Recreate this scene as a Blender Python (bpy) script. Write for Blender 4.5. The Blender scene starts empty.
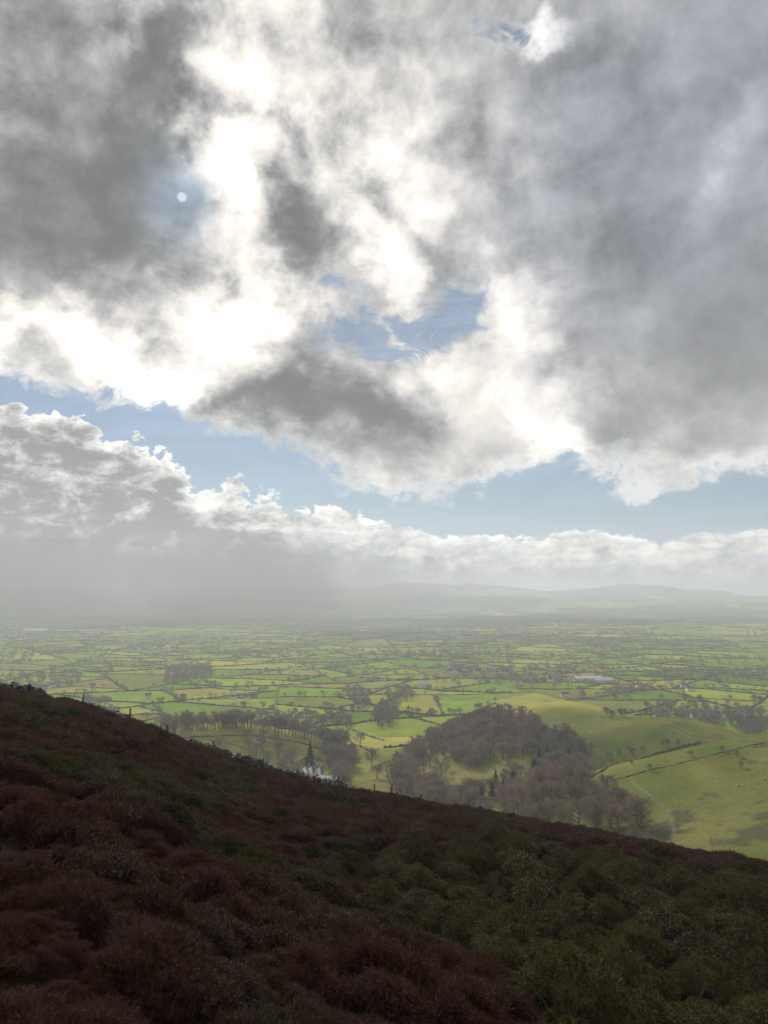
import bpy, bmesh, math, random
import numpy as np
from mathutils import Vector, Matrix, noise as mnoise

R = math.radians
SC = bpy.context.scene
COL = SC.collection

# ------------------------------------------------------------------ camera
FPX = 770.0
PITCH = math.atan((600 - 512) / FPX)
cam_d = bpy.data.cameras.new('camera')
cam_d.sensor_fit = 'VERTICAL'
cam_d.sensor_height = 36.0
cam_d.lens = FPX / 1024 * 36.0
cam_d.clip_start = 0.3
cam_d.clip_end = 90000
cam = bpy.data.objects.new('camera', cam_d)
COL.objects.link(cam)
cam.location = (0, 0, 0)
cam.rotation_euler = (math.pi / 2 + PITCH, 0, 0)
SC.camera = cam
SC.render.resolution_x, SC.render.resolution_y = 768, 1024


def pdir(px, py):
    """world direction of a point of the photograph"""
    a, b = (px - 384) / FPX, (512 - py) / FPX
    c, s = math.cos(PITCH), math.sin(PITCH)
    return Vector((a, c - b * s, s + b * c)).normalized()


def azel(px, py):
    d = pdir(px, py)
    return math.degrees(math.atan2(d.x, d.y)), math.degrees(math.asin(d.z))


SUN_AZ, SUN_EL = azel(182, 197)
SUN = pdir(182, 197)

# ------------------------------------------------------------------ view
SC.view_settings.view_transform = 'Standard'
SC.view_settings.look = 'None'
SC.view_settings.gamma = 1
SC.view_settings.exposure = 0
SC.view_settings.use_curve_mapping = False

# ------------------------------------------------------------------ node expression helper
class X:
    """a float socket with arithmetic, built of Math nodes"""
    nt = None

    def __init__(self, s):
        self.s = s

    @staticmethod
    def m(op, *a, clamp=False):
        n = X.nt.nodes.new('ShaderNodeMath')
        n.operation = op
        n.use_clamp = clamp
        for i, v in enumerate(a):
            if isinstance(v, X):
                X.nt.links.new(v.s, n.inputs[i])
            else:
                n.inputs[i].default_value = float(v)
        return X(n.outputs[0])

    def __add__(s, o): return X.m('ADD', s, o)
    __radd__ = __add__
    def __sub__(s, o): return X.m('SUBTRACT', s, o)
    def __rsub__(s, o): return X.m('SUBTRACT', o, s)
    def __mul__(s, o): return X.m('MULTIPLY', s, o)
    __rmul__ = __mul__
    def __truediv__(s, o): return X.m('DIVIDE', s, o)
    def __pow__(s, o): return X.m('POWER', s, o)
    def clamp(s): return X.m('ADD', s, 0.0, clamp=True)
    def max(s, o): return X.m('MAXIMUM', s, o)
    def min(s, o): return X.m('MINIMUM', s, o)
    def exp(s): return X.m('EXPONENT', s)
    def sstep(s, a, b):
        n = X.nt.nodes.new('ShaderNodeMapRange')
        n.interpolation_type = 'SMOOTHSTEP'
        X.nt.links.new(s.s, n.inputs['Value'])
        n.inputs['From Min'].default_value = a
        n.inputs['From Max'].default_value = b
        return X(n.outputs['Result'])


def vec(x, y, z=0.0):
    if z:
        x, y, z = x + z * 1.37, y + z * 2.11, 0.0
    n = X.nt.nodes.new('ShaderNodeCombineXYZ')
    for i, v in enumerate((x, y, z)):
        if isinstance(v, X):
            X.nt.links.new(v.s, n.inputs[i])
        else:
            n.inputs[i].default_value = v
    return n.outputs[0]


def noise(v, scale, detail=4, rough=0.5, dist=0.0, lac=2.0):
    n = X.nt.nodes.new('ShaderNodeTexNoise')
    n.noise_dimensions = '2D'
    X.nt.links.new(v, n.inputs['Vector'])
    n.inputs['Scale'].default_value = scale
    n.inputs['Detail'].default_value = detail
    n.inputs['Roughness'].default_value = rough
    n.inputs['Lacunarity'].default_value = lac
    n.inputs['Distortion'].default_value = dist
    return X(n.outputs['Fac'])


def voro(v, scale, detail=0.0, rough=0.5, smooth=0.6):
    n = X.nt.nodes.new('ShaderNodeTexVoronoi')
    n.voronoi_dimensions = '2D'
    n.feature = 'F1'
    X.nt.links.new(v, n.inputs['Vector'])
    n.inputs['Scale'].default_value = scale
    n.inputs['Detail'].default_value = detail
    n.inputs['Roughness'].default_value = rough
    return X(n.outputs['Distance'])


def fcurve(x, x0, x1, pts, y0, y1):
    """piecewise smooth curve y(x) through pts"""
    n = X.nt.nodes.new('ShaderNodeFloatCurve')
    t = (x - x0) / (x1 - x0)
    X.nt.links.new(t.clamp().s, n.inputs['Value'])
    c = n.mapping.curves[0]
    pp = [((a - x0) / (x1 - x0), (b - y0) / (y1 - y0)) for a, b in pts]
    while len(c.points) < len(pp):
        c.points.new(0.5, 0.5)
    for p, q in zip(c.points, sorted(pp)):
        p.location = q
    n.mapping.update()
    return X(n.outputs[0]) * (y1 - y0) + y0


def mixc(f, a, b):
    n = X.nt.nodes.new('ShaderNodeMix')
    n.data_type = 'RGBA'
    n.clamp_factor = True
    if isinstance(f, X):
        X.nt.links.new(f.s, n.inputs[0])
    else:
        n.inputs[0].default_value = f
    for i, v in ((6, a), (7, b)):
        if isinstance(v, (tuple, list)):
            n.inputs[i].default_value = (*v, 1)
        else:
            X.nt.links.new(v, n.inputs[i])
    return n.outputs[2]


def mulc(c, f):
    """colour times float"""
    n = X.nt.nodes.new('ShaderNodeVectorMath')
    n.operation = 'SCALE'
    if isinstance(c, (tuple, list)):
        n.inputs[0].default_value = c
    else:
        X.nt.links.new(c, n.inputs[0])
    if isinstance(f, X):
        X.nt.links.new(f.s, n.inputs['Scale'])
    else:
        n.inputs['Scale'].default_value = f
    return n.outputs[0]


# ------------------------------------------------------------------ world: sky and clouds by direction
def build_world():
    w = bpy.data.worlds.new('World')
    SC.world = w
    w.use_nodes = True
    nt = w.node_tree
    nt.nodes.clear()
    X.nt = nt
    out = nt.nodes.new('ShaderNodeOutputWorld')
    tc = nt.nodes.new('ShaderNodeTexCoord')
    sp = nt.nodes.new('ShaderNodeSeparateXYZ')
    nt.links.new(tc.outputs['Generated'], sp.inputs[0])
    dx, dy, dz = (X(sp.outputs[i]) for i in range(3))
    az = X.m('ARCTAN2', dx, dy) * 57.29578
    el = X.m('ARCSINE', dz) * 57.29578

    sky = nt.nodes.new('ShaderNodeTexSky')
    sky.sky_type = 'NISHITA'
    sky.sun_disc = False
    sky.sun_elevation = R(SUN_EL)
    sky.sun_rotation = R(SUN_AZ)
    sky.altitude = 400
    sky.air_density = 1.0
    sky.dust_density = 0.05
    sky.ozone_density = 1.0

    # seen obliquely a cloud layer is foreshortened towards the horizon
    inv = X.m('DIVIDE', 1.0, dz.max(0.0) + 0.16)
    cl = vec(dx * inv, dy * inv, 0.0)           # point of the cloud layer above the ground
    ang = vec(az * 0.05, el * 0.062, 3.7)         # plain angular coordinates
    # domain warp
    w1 = noise(ang, 1.5, 5, 0.55)
    w2 = noise(vec(az * 0.05, el * 0.062, 9.1), 1.5, 5, 0.55)
    f1 = noise(vec(az * 0.05, el * 0.07, 14.0), 7.0, 7, 0.58, 0.1)
    f2 = noise(vec(az * 0.05, el * 0.07, 21.0), 7.0, 7, 0.58, 0.1)
    wa = az + (w1 - 0.5) * 15.0 + (f1 - 0.5) * 3.4
    we = el + (w2 - 0.5) * 13.0 + (f2 - 0.5) * 3.4
    sa = az + (w1 - 0.5) * 5.0 + (f1 - 0.5) * 2.6
    se = el + (w2 - 0.5) * 4.0 + (f2 - 0.5) * 2.6

    WV, SV = vec(wa, we), vec(sa, se)

    def blob(px, py, sx, sy, amp, rot=0.0, soft=True, acc=None):
        """one gaussian mass: multiply-add, dot, power, multiply-add"""
        a0, e0 = azel(px, py)
        a1, _ = azel(px + 20, py)
        _, e1 = azel(px, py - 20)
        ka, ke = (a1 - a0) / 20, (e1 - e0) / 20
        kx, ky = 1 / (sx * ka), 1 / (sy * ke)
        n = nt.nodes.new('ShaderNodeVectorMath')
        n.operation = 'MULTIPLY_ADD'
        nt.links.new(WV if soft else SV, n.inputs[0])
        n.inputs[1].default_value = (kx, ky, 0)
        n.inputs[2].default_value = (-a0 * kx, -e0 * ky, 0)
        d = nt.nodes.new('ShaderNodeVectorMath')
        d.operation = 'DOT_PRODUCT'
        nt.links.new(n.outputs[0], d.inputs[0])
        nt.links.new(n.outputs[0], d.inputs[1])
        g = X.m('POWER', 0.60653, X(d.outputs['Value']))
        return X.m('MULTIPLY_ADD', g, amp, 0.0 if acc is None else acc)

    # luminance of the broken cloud deck
    L = None
    for b in DECK:
        L = blob(*b, acc=L)
    streak = noise(vec(az * 0.05, el * 0.06, 31.0), 4.0, 8, 0.57, 0.15)
    fine = noise(vec(az * 0.05, el * 0.06, 44.0), 13.0, 5, 0.6, 0.1)
    bigt = noise(vec(az * 0.05, el * 0.06, 2.0), 1.9, 3, 0.5)
    # angle from the sun
    cs = dx * SUN.x + dy * SUN.y + dz * SUN.z
    glow = ((1.0 - cs) * -7.0).exp()
    texamp = 0.14 + glow * 1.35
    L = (L + BASE_L) * (1.0 + (streak - 0.5) * 1.6 * texamp + (fine - 0.5) * 0.4 * texamp + (bigt - 0.5) * 0.22)
    L = X.m('SMOOTH_MAX', L, 0.20, 0.15)
    L = ((L * 2.0) ** 1.28) * 0.5
    L = L.min(0.78) + (L - 0.78).max(0.0) * 0.62

    # coverage of the deck
    low = fcurve(az, -32, 32, [(azel(x, y)[0], azel(x, y)[1]) for x, y in DECK_LOW], 0, 20)
    edge_n = (noise(vec(az * 0.05, el * 0.07, 5.0), 6.5, 8, 0.64, 0.2) - 0.5) * 6.0 + (w1 - 0.5) * 1.5
    cov = (el - low + edge_n).sstep(-0.55, 0.9)
    hole = None
    for b in HOLES:
        hole = blob(*b, acc=hole)
    holen = noise(vec(az * 0.05, el * 0.07, 61.0), 7.0, 8, 0.66, 1.0)
    holef = (hole * (holen * 2.4 - 0.35)).sstep(0.30, 1.05)
    cov = cov * (1.0 - holef * 0.86)
    wisp = blob(636, 488, 24, 8, 1.0, 0, False) * (noise(vec(az * 0.05, el * 0.1, 77.0), 14.0, 7, 0.6) * 2.2)
    wisp = wisp.sstep(0.35, 0.9) * 0.85

    warm = mixc(L.sstep(0.25, 1.0), (0.98, 1.0, 1.0), (1.06, 1.0, 0.92))
    bluer = blob(680, 150, 130, 150, 1.0)
    warm = mixc(bluer.clamp() * 0.8, warm, (0.90, 0.96, 1.14))
    # rim of the lower edge is lit from behind
    rim = (1.0 - (el - low + edge_n).sstep(0.0, 2.6)) * 0.35
    deck_c = mulc(warm, L + rim)

    blue = nt.nodes.new('ShaderNodeVectorMath')
    blue.operation = 'SCALE'
    nt.links.new(sky.outputs[0], blue.inputs[0])
    blue.inputs['Scale'].default_value = SKY_STRENGTH / W_STRENGTH
    sky_c = blue.outputs[0]
    # thin veil high in the blue
    veil = noise(vec(az * 0.03, el * 0.22, 8.0), 3.0, 6, 0.6, 0.5).sstep(0.42, 0.75) * 0.3 + 0.15
    sky_c = mixc(veil + el.sstep(7.0, 1.0) * 0.85, sky_c, (0.50, 0.62, 0.80))
    col = mixc(wisp, sky_c, (0.95, 0.95, 0.93))
    col = mixc(cov, col, deck_c)

    # low cumulus bank over the far hills
    top = fcurve(az, -32, 32, [(azel(x, y)[0], azel(x, y)[1]) for x, y in [(x, y - 28 + min(1, max(0, x / 450)) * 12) for x, y in BANK_TOP]], 0, 20)
    cv = vec(az * 0.16, el * 0.22, 0.0)
    lump = 1.0 - voro(cv, 1.3, 3.0, 0.55) * 1.25
    lumps = 1.0 - voro(vec(az * 0.16 + (f1 - 0.5) * 0.35, el * 0.26 + (f2 - 0.5) * 0.3, 4.0), 3.0, 3.0, 0.6) * 1.2
    rag = noise(vec(az * 0.1, el * 0.14, 15.0), 9.0, 7, 0.62, 0.5) - 0.5
    size = az.sstep(30.0, -22.0) * 0.75 + 0.45            # bigger heaps at the left
    d = top - el + (lump - 0.45) * 1.7 * size + (lumps - 0.5) * 0.5 * size + rag * 2.2 * size
    bcov = d.sstep(-0.12, 0.35)
    rimb = (d * -0.8).exp().min(1.0)
    tex = noise(vec(az * 0.1, el * 0.17, 25.0), 3.2, 8, 0.6, 0.3)
    tex2 = noise(vec(az * 0.1, el * 0.22, 35.0), 13.0, 6, 0.62, 0.4)
    right = (az + (w1 - 0.5) * 30.0 + (el - 2.0) * 1.5).sstep(-8.0, 9.0)
    body = 0.47 + right * 0.36
    bl = body + rimb * (0.85 - right * 0.3) + (tex - 0.5) * (2.4 - right * 0.9) + (lumps - 0.5) * 0.3 + (tex2 - 0.5) * 0.5
    bl = X.m('SMOOTH_MAX', bl, 0.28, 0.2)
    # below, rain and haze even it out
    sm = (el - (1.0 - right) * 2.6).sstep(1.6, -1.4)
    flat = 0.33 + right * 0.26
    bl = bl * (1.0 - sm) + flat * sm
    bank_c = mulc(mixc(bl.sstep(0.3, 0.9), (0.98, 0.99, 1.0), (1.02, 1.0, 0.95)), bl)
    # blue shows between the small far heaps at the right
    gap = (noise(vec(az * 0.06, el * 0.4, 55.0), 4.0, 5, 0.6)).sstep(0.52, 0.66) * right * (1.0 - sm) * 0.5
    bcov = bcov * (1.0 - gap)
    col = mixc(bcov, col, bank_c)

    # the sun's disc, seen through the cloud
    disc = (X.m('ARCCOSINE', cs.min(1.0)) * 57.29578)
    thin = ((disc * disc) * -0.22).exp() * (0.1 + streak * 1.7)
    col = mixc(thin.clamp() * 0.7, col, (0.42, 0.56, 0.72))
    col = mixc(disc.sstep(0.38, 0.22), col, (0.66, 0.76, 0.88))
    # pale haze hugging the horizon
    hz = el.sstep(2.6, -0.5)
    col = mixc(hz * 0.5, col, mulc((0.98, 1.0, 1.0), flat))

    bg = nt.nodes.new('ShaderNodeBackground')
    nt.links.new(col, bg.inputs['Color'])
    bg.inputs['Strength'].default_value = W_STRENGTH
    nt.links.new(bg.outputs[0], out.inputs['Surface'])
    w.cycles.sampling_method = 'MANUAL'
    w.cycles.sample_map_resolution = 512


W_STRENGTH = 1.0
SKY_STRENGTH = 0.062
BASE_L = 0.47
# (px, py, sx, sy, amp, rotation): bright and dark masses of the cloud deck
DECK = [
    (245, 185, 27, 38, 0.75), (270, 110, 22, 50, 0.42, 20), (235, 45, 26, 50, 0.30), (232, 312, 46, 38, 0.85),
    (60, 362, 85, 20, 0.7, -4), (150, 352, 46, 22, 0.4), (392, 235, 24, 46, 0.62), (330, 150, 60, 60, 0.25),
    (555, 405, 34, 26, 0.6), (515, 340, 26, 34, 0.5, -30), (425, 380, 34, 28, 0.4), (470, 420, 26, 34, 0.25),
    (100, 150, 95, 130, -0.20), (40, 250, 90, 60, -0.13), (185, 90, 40, 60, -0.16), (120, 20, 20, 30, 0.25),
    (300, 238, 55, 24, -0.35, -12), (350, 60, 80, 60, 0.06), (390, 125, 30, 30, 0.2),
    (405, 430, 50, 28, -0.36), (300, 406, 60, 20, -0.22), (210, 398, 40, 16, -0.2),
    (660, 200, 100, 150, -0.09), (600, 130, 80, 120, -0.05), (740, 330, 60, 70, -0.09), (640, 420, 70, 40, -0.08),
    (735, 150, 26, 26, 0.18), (560, 470, 120, 22, 0.10), (700, 470, 80, 14, 0.1), (480, 250, 40, 60, 0.06),
    (545, 4, 30, 14, 0.7), (170, 378, 36, 10, 0.3),
]
HOLES = [
    (366, 316, 44, 32, 1.5), (455, 316, 28, 24, 1.1), (505, 6, 34, 14, 0.9), (700, 60, 60, 50, 0.12), (430, 90, 14, 40, 0.3),
]
DECK_LOW = [(-60, 360), (0, 374), (60, 392), (110, 398), (165, 408), (200, 428), (250, 436), (320, 468), (380, 490), (450, 494),
            (505, 480), (560, 458), (610, 470), (665, 486), (720, 478), (768, 476), (830, 474)]
BANK_TOP = [(-60, 400), (0, 404), (60, 424), (110, 430), (150, 456), (200, 482), (260, 500), (330, 514), (400, 528), (470, 536),
            (530, 546), (580, 534), (640, 546), (700, 544), (768, 541), (830, 540)]
build_world()
# ------------------------------------------------------------------ terrain
rng = np.random.default_rng(7)
random.seed(7)


def ss(x, a, b):
    t = np.clip((x - a) / (b - a), 0, 1)
    return t * t * (3 - 2 * t)


def _hash(ix, iy, seed):
    h = (ix.astype(np.int64) * 374761393 + iy.astype(np.int64) * 668265263 + seed * 982451653) & 0xffffffff
    h = ((h ^ (h >> 13)) * 1274126177) & 0xffffffff
    h = h ^ (h >> 16)
    return (h & 0xffffff) / 16777215.0


def vnoise(x, y, seed=0):
    ix, iy = np.floor(x), np.floor(y)
    fx, fy = x - ix, y - iy
    fx, fy = fx * fx * (3 - 2 * fx), fy * fy * (3 - 2 * fy)
    ix, iy = ix.astype(np.int64), iy.astype(np.int64)
    a, b = _hash(ix, iy, seed), _hash(ix + 1, iy, seed)
    c, d = _hash(ix, iy + 1, seed), _hash(ix + 1, iy + 1, seed)
    return (a * (1 - fx) + b * fx) * (1 - fy) + (c * (1 - fx) + d * fx) * fy - 0.5


def fbm(x, y, wl, octs=4, seed=0, gain=0.5):
    s, a, f = 0, 1.0, 1.0 / wl
    for o in range(octs):
        s = s + a * vnoise(x * f + 13.7 * o, y * f - 7.3 * o, seed + o)
        a *= gain
        f *= 2.03
    return s


def gz(x, y, cx, cy, h, sx, sy, rot=0.0):
    c, s = math.cos(R(rot)), math.sin(R(rot))
    u, v = (x - cx) * c + (y - cy) * s, (y - cy) * c - (x - cx) * s
    return h * np.exp(-0.5 * ((u / sx) ** 2 + (v / sy) ** 2))


def smax(a, b, k):
    h = np.clip(0.5 + 0.5 * (a - b) / k, 0, 1)
    return b * (1 - h) + a * h + k * h * (1 - h)


SIL = [(-300, 660), (-120, 672), (0, 687), (90, 703), (165, 731), (225, 758), (290, 777), (345, 791), (400, 800), (480, 813), (560, 825), (640, 841), (768, 860),
       (900, 872), (1100, 885)]
_u = np.linspace(-1.3, 1.3, 131)
_t = np.interp(_u, [(a - 384) / FPX for a, b in SIL], [(b - 600) / FPX * (1 + .0 * a) for a, b in SIL])
_k = np.exp(-0.5 * (np.arange(-9, 10) / 3.2) ** 2)
_t = np.convolve(np.pad(_t, 9, mode='edge'), _k / _k.sum(), 'valid')
SIL_U, SIL_S = _u, _t - 4.0 / 100 - 0.003 + .004 * (_u < -.4)


def mound(x, y):
    """hummocks of old heather, about a stride across"""
    return fbm(x, y, .85, 3, 98, .6)


def near_base(x, y):
    """the heather hillside we stand on"""
    yy = np.maximum(y, 0.0)
    r = np.hypot(x, y)
    u = np.clip(x / np.maximum(yy, 9.0), -1.3, 1.3)
    s = np.interp(u, SIL_U, SIL_S)
    z = -4.0 - s * yy + np.minimum(y, 0) * -0.12
    ys = 104 + 8 * np.sin(u * 5.0) - 24 * np.clip(u, 0, 1)
    d = np.maximum(yy - ys, 0)
    z = z - 0.0024 * np.minimum(d, 130) ** 2 - np.maximum(d - 130, 0) * 0.62
    # the knoll under the camera
    z = z + 2.3 * np.exp(-(r / 3.2) ** 2)
    # spur in front, hollow with the gorse behind it
    hol = gz(x, y, 9.0, 24.0, 1.0, 7.0, 11.0, -12)
    z = z - 1.6 * hol + gz(x, y, -6, 17, 0.5, 5, 8) + gz(x, y, -24, 46, 0.9, 9, 14, 20) - gz(x, y, -12, 52, 1.0, 7, 20, 25)
    z = z + gz(x, y, 22, 58, 0.8, 12, 10)
    near = np.clip(1 - r / 240, 0, 1)
    z = z + near * np.clip(r / 5, 0, 1) * np.clip(1.4 - r / 60, 0, 1) * .28 * mound(x, y)
    z = z + near * (fbm(x, y, 16, 3, 3) * 1.5 + fbm(x, y, 2.4, 2, 5) * np.clip(.25 + r / 120, .25, .5) * np.clip(r / 6, 0, 1))
    return z


def valley(x, y):
    z = -165 + fbm(x, y, 900, 3, 11) * 9 * ss(y, 900, 2000)
    z = z + 20 * (1 - ss(y, 560, 950)) + 20 * (1 - ss(y, 400, 620)) * np.exp(-((x + 60) / 110.0) ** 2)
    z = z + fbm(x, y, 120, 3, 17) * 5
    # E: knoll with the tree ring
    z = z + gz(x, y, -150, 815, 27, 85, 62, -8) + gz(x, y, -215, 760, 12, 60, 60)
    # D: wooded hill
    z = z + gz(x, y, 112, 790, 24, 58, 95, 12)
    # B: sunlit dome
    z = z + gz(x, y, 205, 860, 40, 60, 70, 10) + gz(x, y, 300, 900, 14, 80, 60)
    # C: green dome
    z = z + gz(x, y, 240, 690, 41, 55, 78, 20) + gz(x, y, 330, 660, 17, 60, 60)
    # far rise and hill ranges
    far = ss(y, 3000, 12500)
    z = z + far * (150 + fbm(x, y, 2300, 4, 23) * 150) + ss(y, 2800, 5000) * fbm(x, y, 1100, 3, 29) * 26
    for cx, cy, h, sx, sy in FAR:
        z = z + gz(x, y, cx, cy, h, sx, sy) * (1 + fbm(x, y, 1500, 4, 31) * 0.5)
    return z


FAR = [(1250, 12500, 240, 1300, 1200), (4000, 13500, 120, 2100, 1300), (6800, 14000, 70, 2600, 1300), (-2000, 14500, 200, 2600, 1400),
       (-7500, 15000, 190, 3000, 1600), (-4600, 9500, 110, 1900, 900), (300, 9000, 85, 1500, 700),
       (4300, 10000, 80, 1800, 800), (-9000, 10500, 150, 2400, 1200), (8500, 10500, 60, 2200, 900)]


def hill_a(x, y):
    z = -104 + 0.22 * (x - 110) + 0.03 * (y - 450) + fbm(x, y, 90, 3, 41) * 3.5
    z = z - 0.012 * np.maximum(y - (452 + 0.0 * (x - 100)), 0) ** 1.75
    z = z - 0.006 * np.maximum(118 - x + 0.0 * (y - 450), 0) ** 2
    z = z - 0.006 * np.maximum(300 - y, 0) ** 2
    z = z - np.maximum(x - 420, 0) * 0.12
    return z


def H(x, y):
    x = np.asarray(x, float)
    y = np.asarray(y, float)
    v = valley(x, y)
    v = smax(v, np.maximum(hill_a(x, y), -400), 12)
    return smax(v, np.maximum(near_base(x, y), -400), 3.0)


def H1(x, y):
    return float(H(np.array([x]), np.array([y]))[0])


def hit(px, py, y0=8.0, y1=16000.0):
    """where the line of sight through a point of the photograph meets the ground"""
    d = pdir(px, py)
    ys = np.geomspace(y0, y1, 3000)
    xs = ys * d.x / d.y
    zz = ys * d.z / d.y
    g = H(xs, ys)
    k = np.argmax(zz <= g)
    if not (zz <= g).any():
        k = -1
    return Vector((xs[k], ys[k], g[k]))


def proj(x, y, z):
    c, s = math.cos(PITCH), math.sin(PITCH)
    dep = y * c + z * s
    up = z * c - y * s
    return 384 + FPX * x / dep, 512 - FPX * up / dep


# ---- fields: recursive splitting of the plain into enclosures
class Node:
    __slots__ = ('p', 'n', 'a', 'b', 'col')


PAL = [((.130, .200, .040), 30), ((.100, .165, .036), 16), ((.175, .225, .055), 26), ((.215, .230, .075), 14), ((.135, .165, .060), 10),
       ((.175, .165, .090), 1), ((.220, .215, .090), 4)]
PALC = np.array([(c[0] * 1.22, c[1] * 1.18, c[2] * .66) for c, w in PAL])
PALW = np.array([w for c, w in PAL], float)
PALW /= PALW.sum()
HEDGES = []
frng = random.Random(21)


def poly_area(P):
    return 0.5 * abs(sum(P[i][0] * P[i - 1][1] - P[i - 1][0] * P[i][1] for i in range(len(P))))


def split(P, depth=0):
    nd = Node()
    cx = sum(p[0] for p in P) / len(P)
    cy = sum(p[1] for p in P) / len(P)
    target = frng.choice((11000, 17000, 28000, 44000)) * (1 + max(0, cy - 2500) / 1500)
    A = poly_area(P)
    outside = abs(cx) > 0.62 * cy + 500
    if A < target or depth > 26 or (outside and A < 4e6):
        nd.a = None
        nd.col = PALC[frng.choices(range(len(PAL)), PALW)[0]] * frng.uniform(0.85, 1.15)
        return nd
    # longest direction
    best = max(((P[i][0] - P[j][0]) ** 2 + (P[i][1] - P[j][1]) ** 2, i, j) for i in range(len(P)) for j in range(i))
    dx, dy = P[best[1]][0] - P[best[2]][0], P[best[1]][1] - P[best[2]][1]
    if A > 150000:
        base = frng.choice((R(20), R(110))) if frng.random() < .5 else math.atan2(dy, dx)
        if abs(math.sin(base - math.atan2(dy, dx))) > .8:
            base += math.pi / 2
        ang = base + frng.uniform(-.3, .3)
    else:
        ang = math.atan2(dy, dx) + frng.uniform(-.28, .28)
    n = (math.cos(ang), math.sin(ang))
    pr = [(p[0] * n[0] + p[1] * n[1]) for p in P]
    lo, hi = min(pr), max(pr)
    t = lo + (hi - lo) * frng.uniform(.36, .64)
    L, Rr, cut = [], [], []
    for i in range(len(P)):
        p, q = P[i], P[(i + 1) % len(P)]
        a, b = pr[i] - t, pr[(i + 1) % len(P)] - t
        (L if a < 0 else Rr).append(p)
        if (a < 0) != (b < 0):
            f = a / (a - b)
            c = (p[0] + (q[0] - p[0]) * f, p[1] + (q[1] - p[1]) * f)
            L.append(c)
            Rr.append(c)
            cut.append(c)
    if len(cut) == 2 and not outside:
        HEDGES.append((cut[0], cut[1]))
    nd.n, nd.p = n, t
    nd.a, nd.b = split(L, depth + 1), split(Rr, depth + 1)
    return nd


ROOT = split([(-11000, 560), (11000, 560), (11000, 17000), (-11000, 17000)])


def field_col(x, y):
    """colour of the enclosure each point lies in, and the distance to its boundary"""
    out = np.zeros((len(x), 3))
    edge = np.full(len(x), 1e9)

    def go(nd, idx):
        if nd.a is None or len(idx) == 0:
            out[idx] = nd.col if nd.a is None else 0
            return
        s = x[idx] * nd.n[0] + y[idx] * nd.n[1] - nd.p
        edge[idx] = np.minimum(edge[idx], np.abs(s))
        go(nd.a, idx[s < 0])
        go(nd.b, idx[s >= 0])
    go(ROOT, np.arange(len(x)))
    return out, edge


# ---- woods of the plain: (px, py, half width m, half depth m)
WOODS = []


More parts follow.
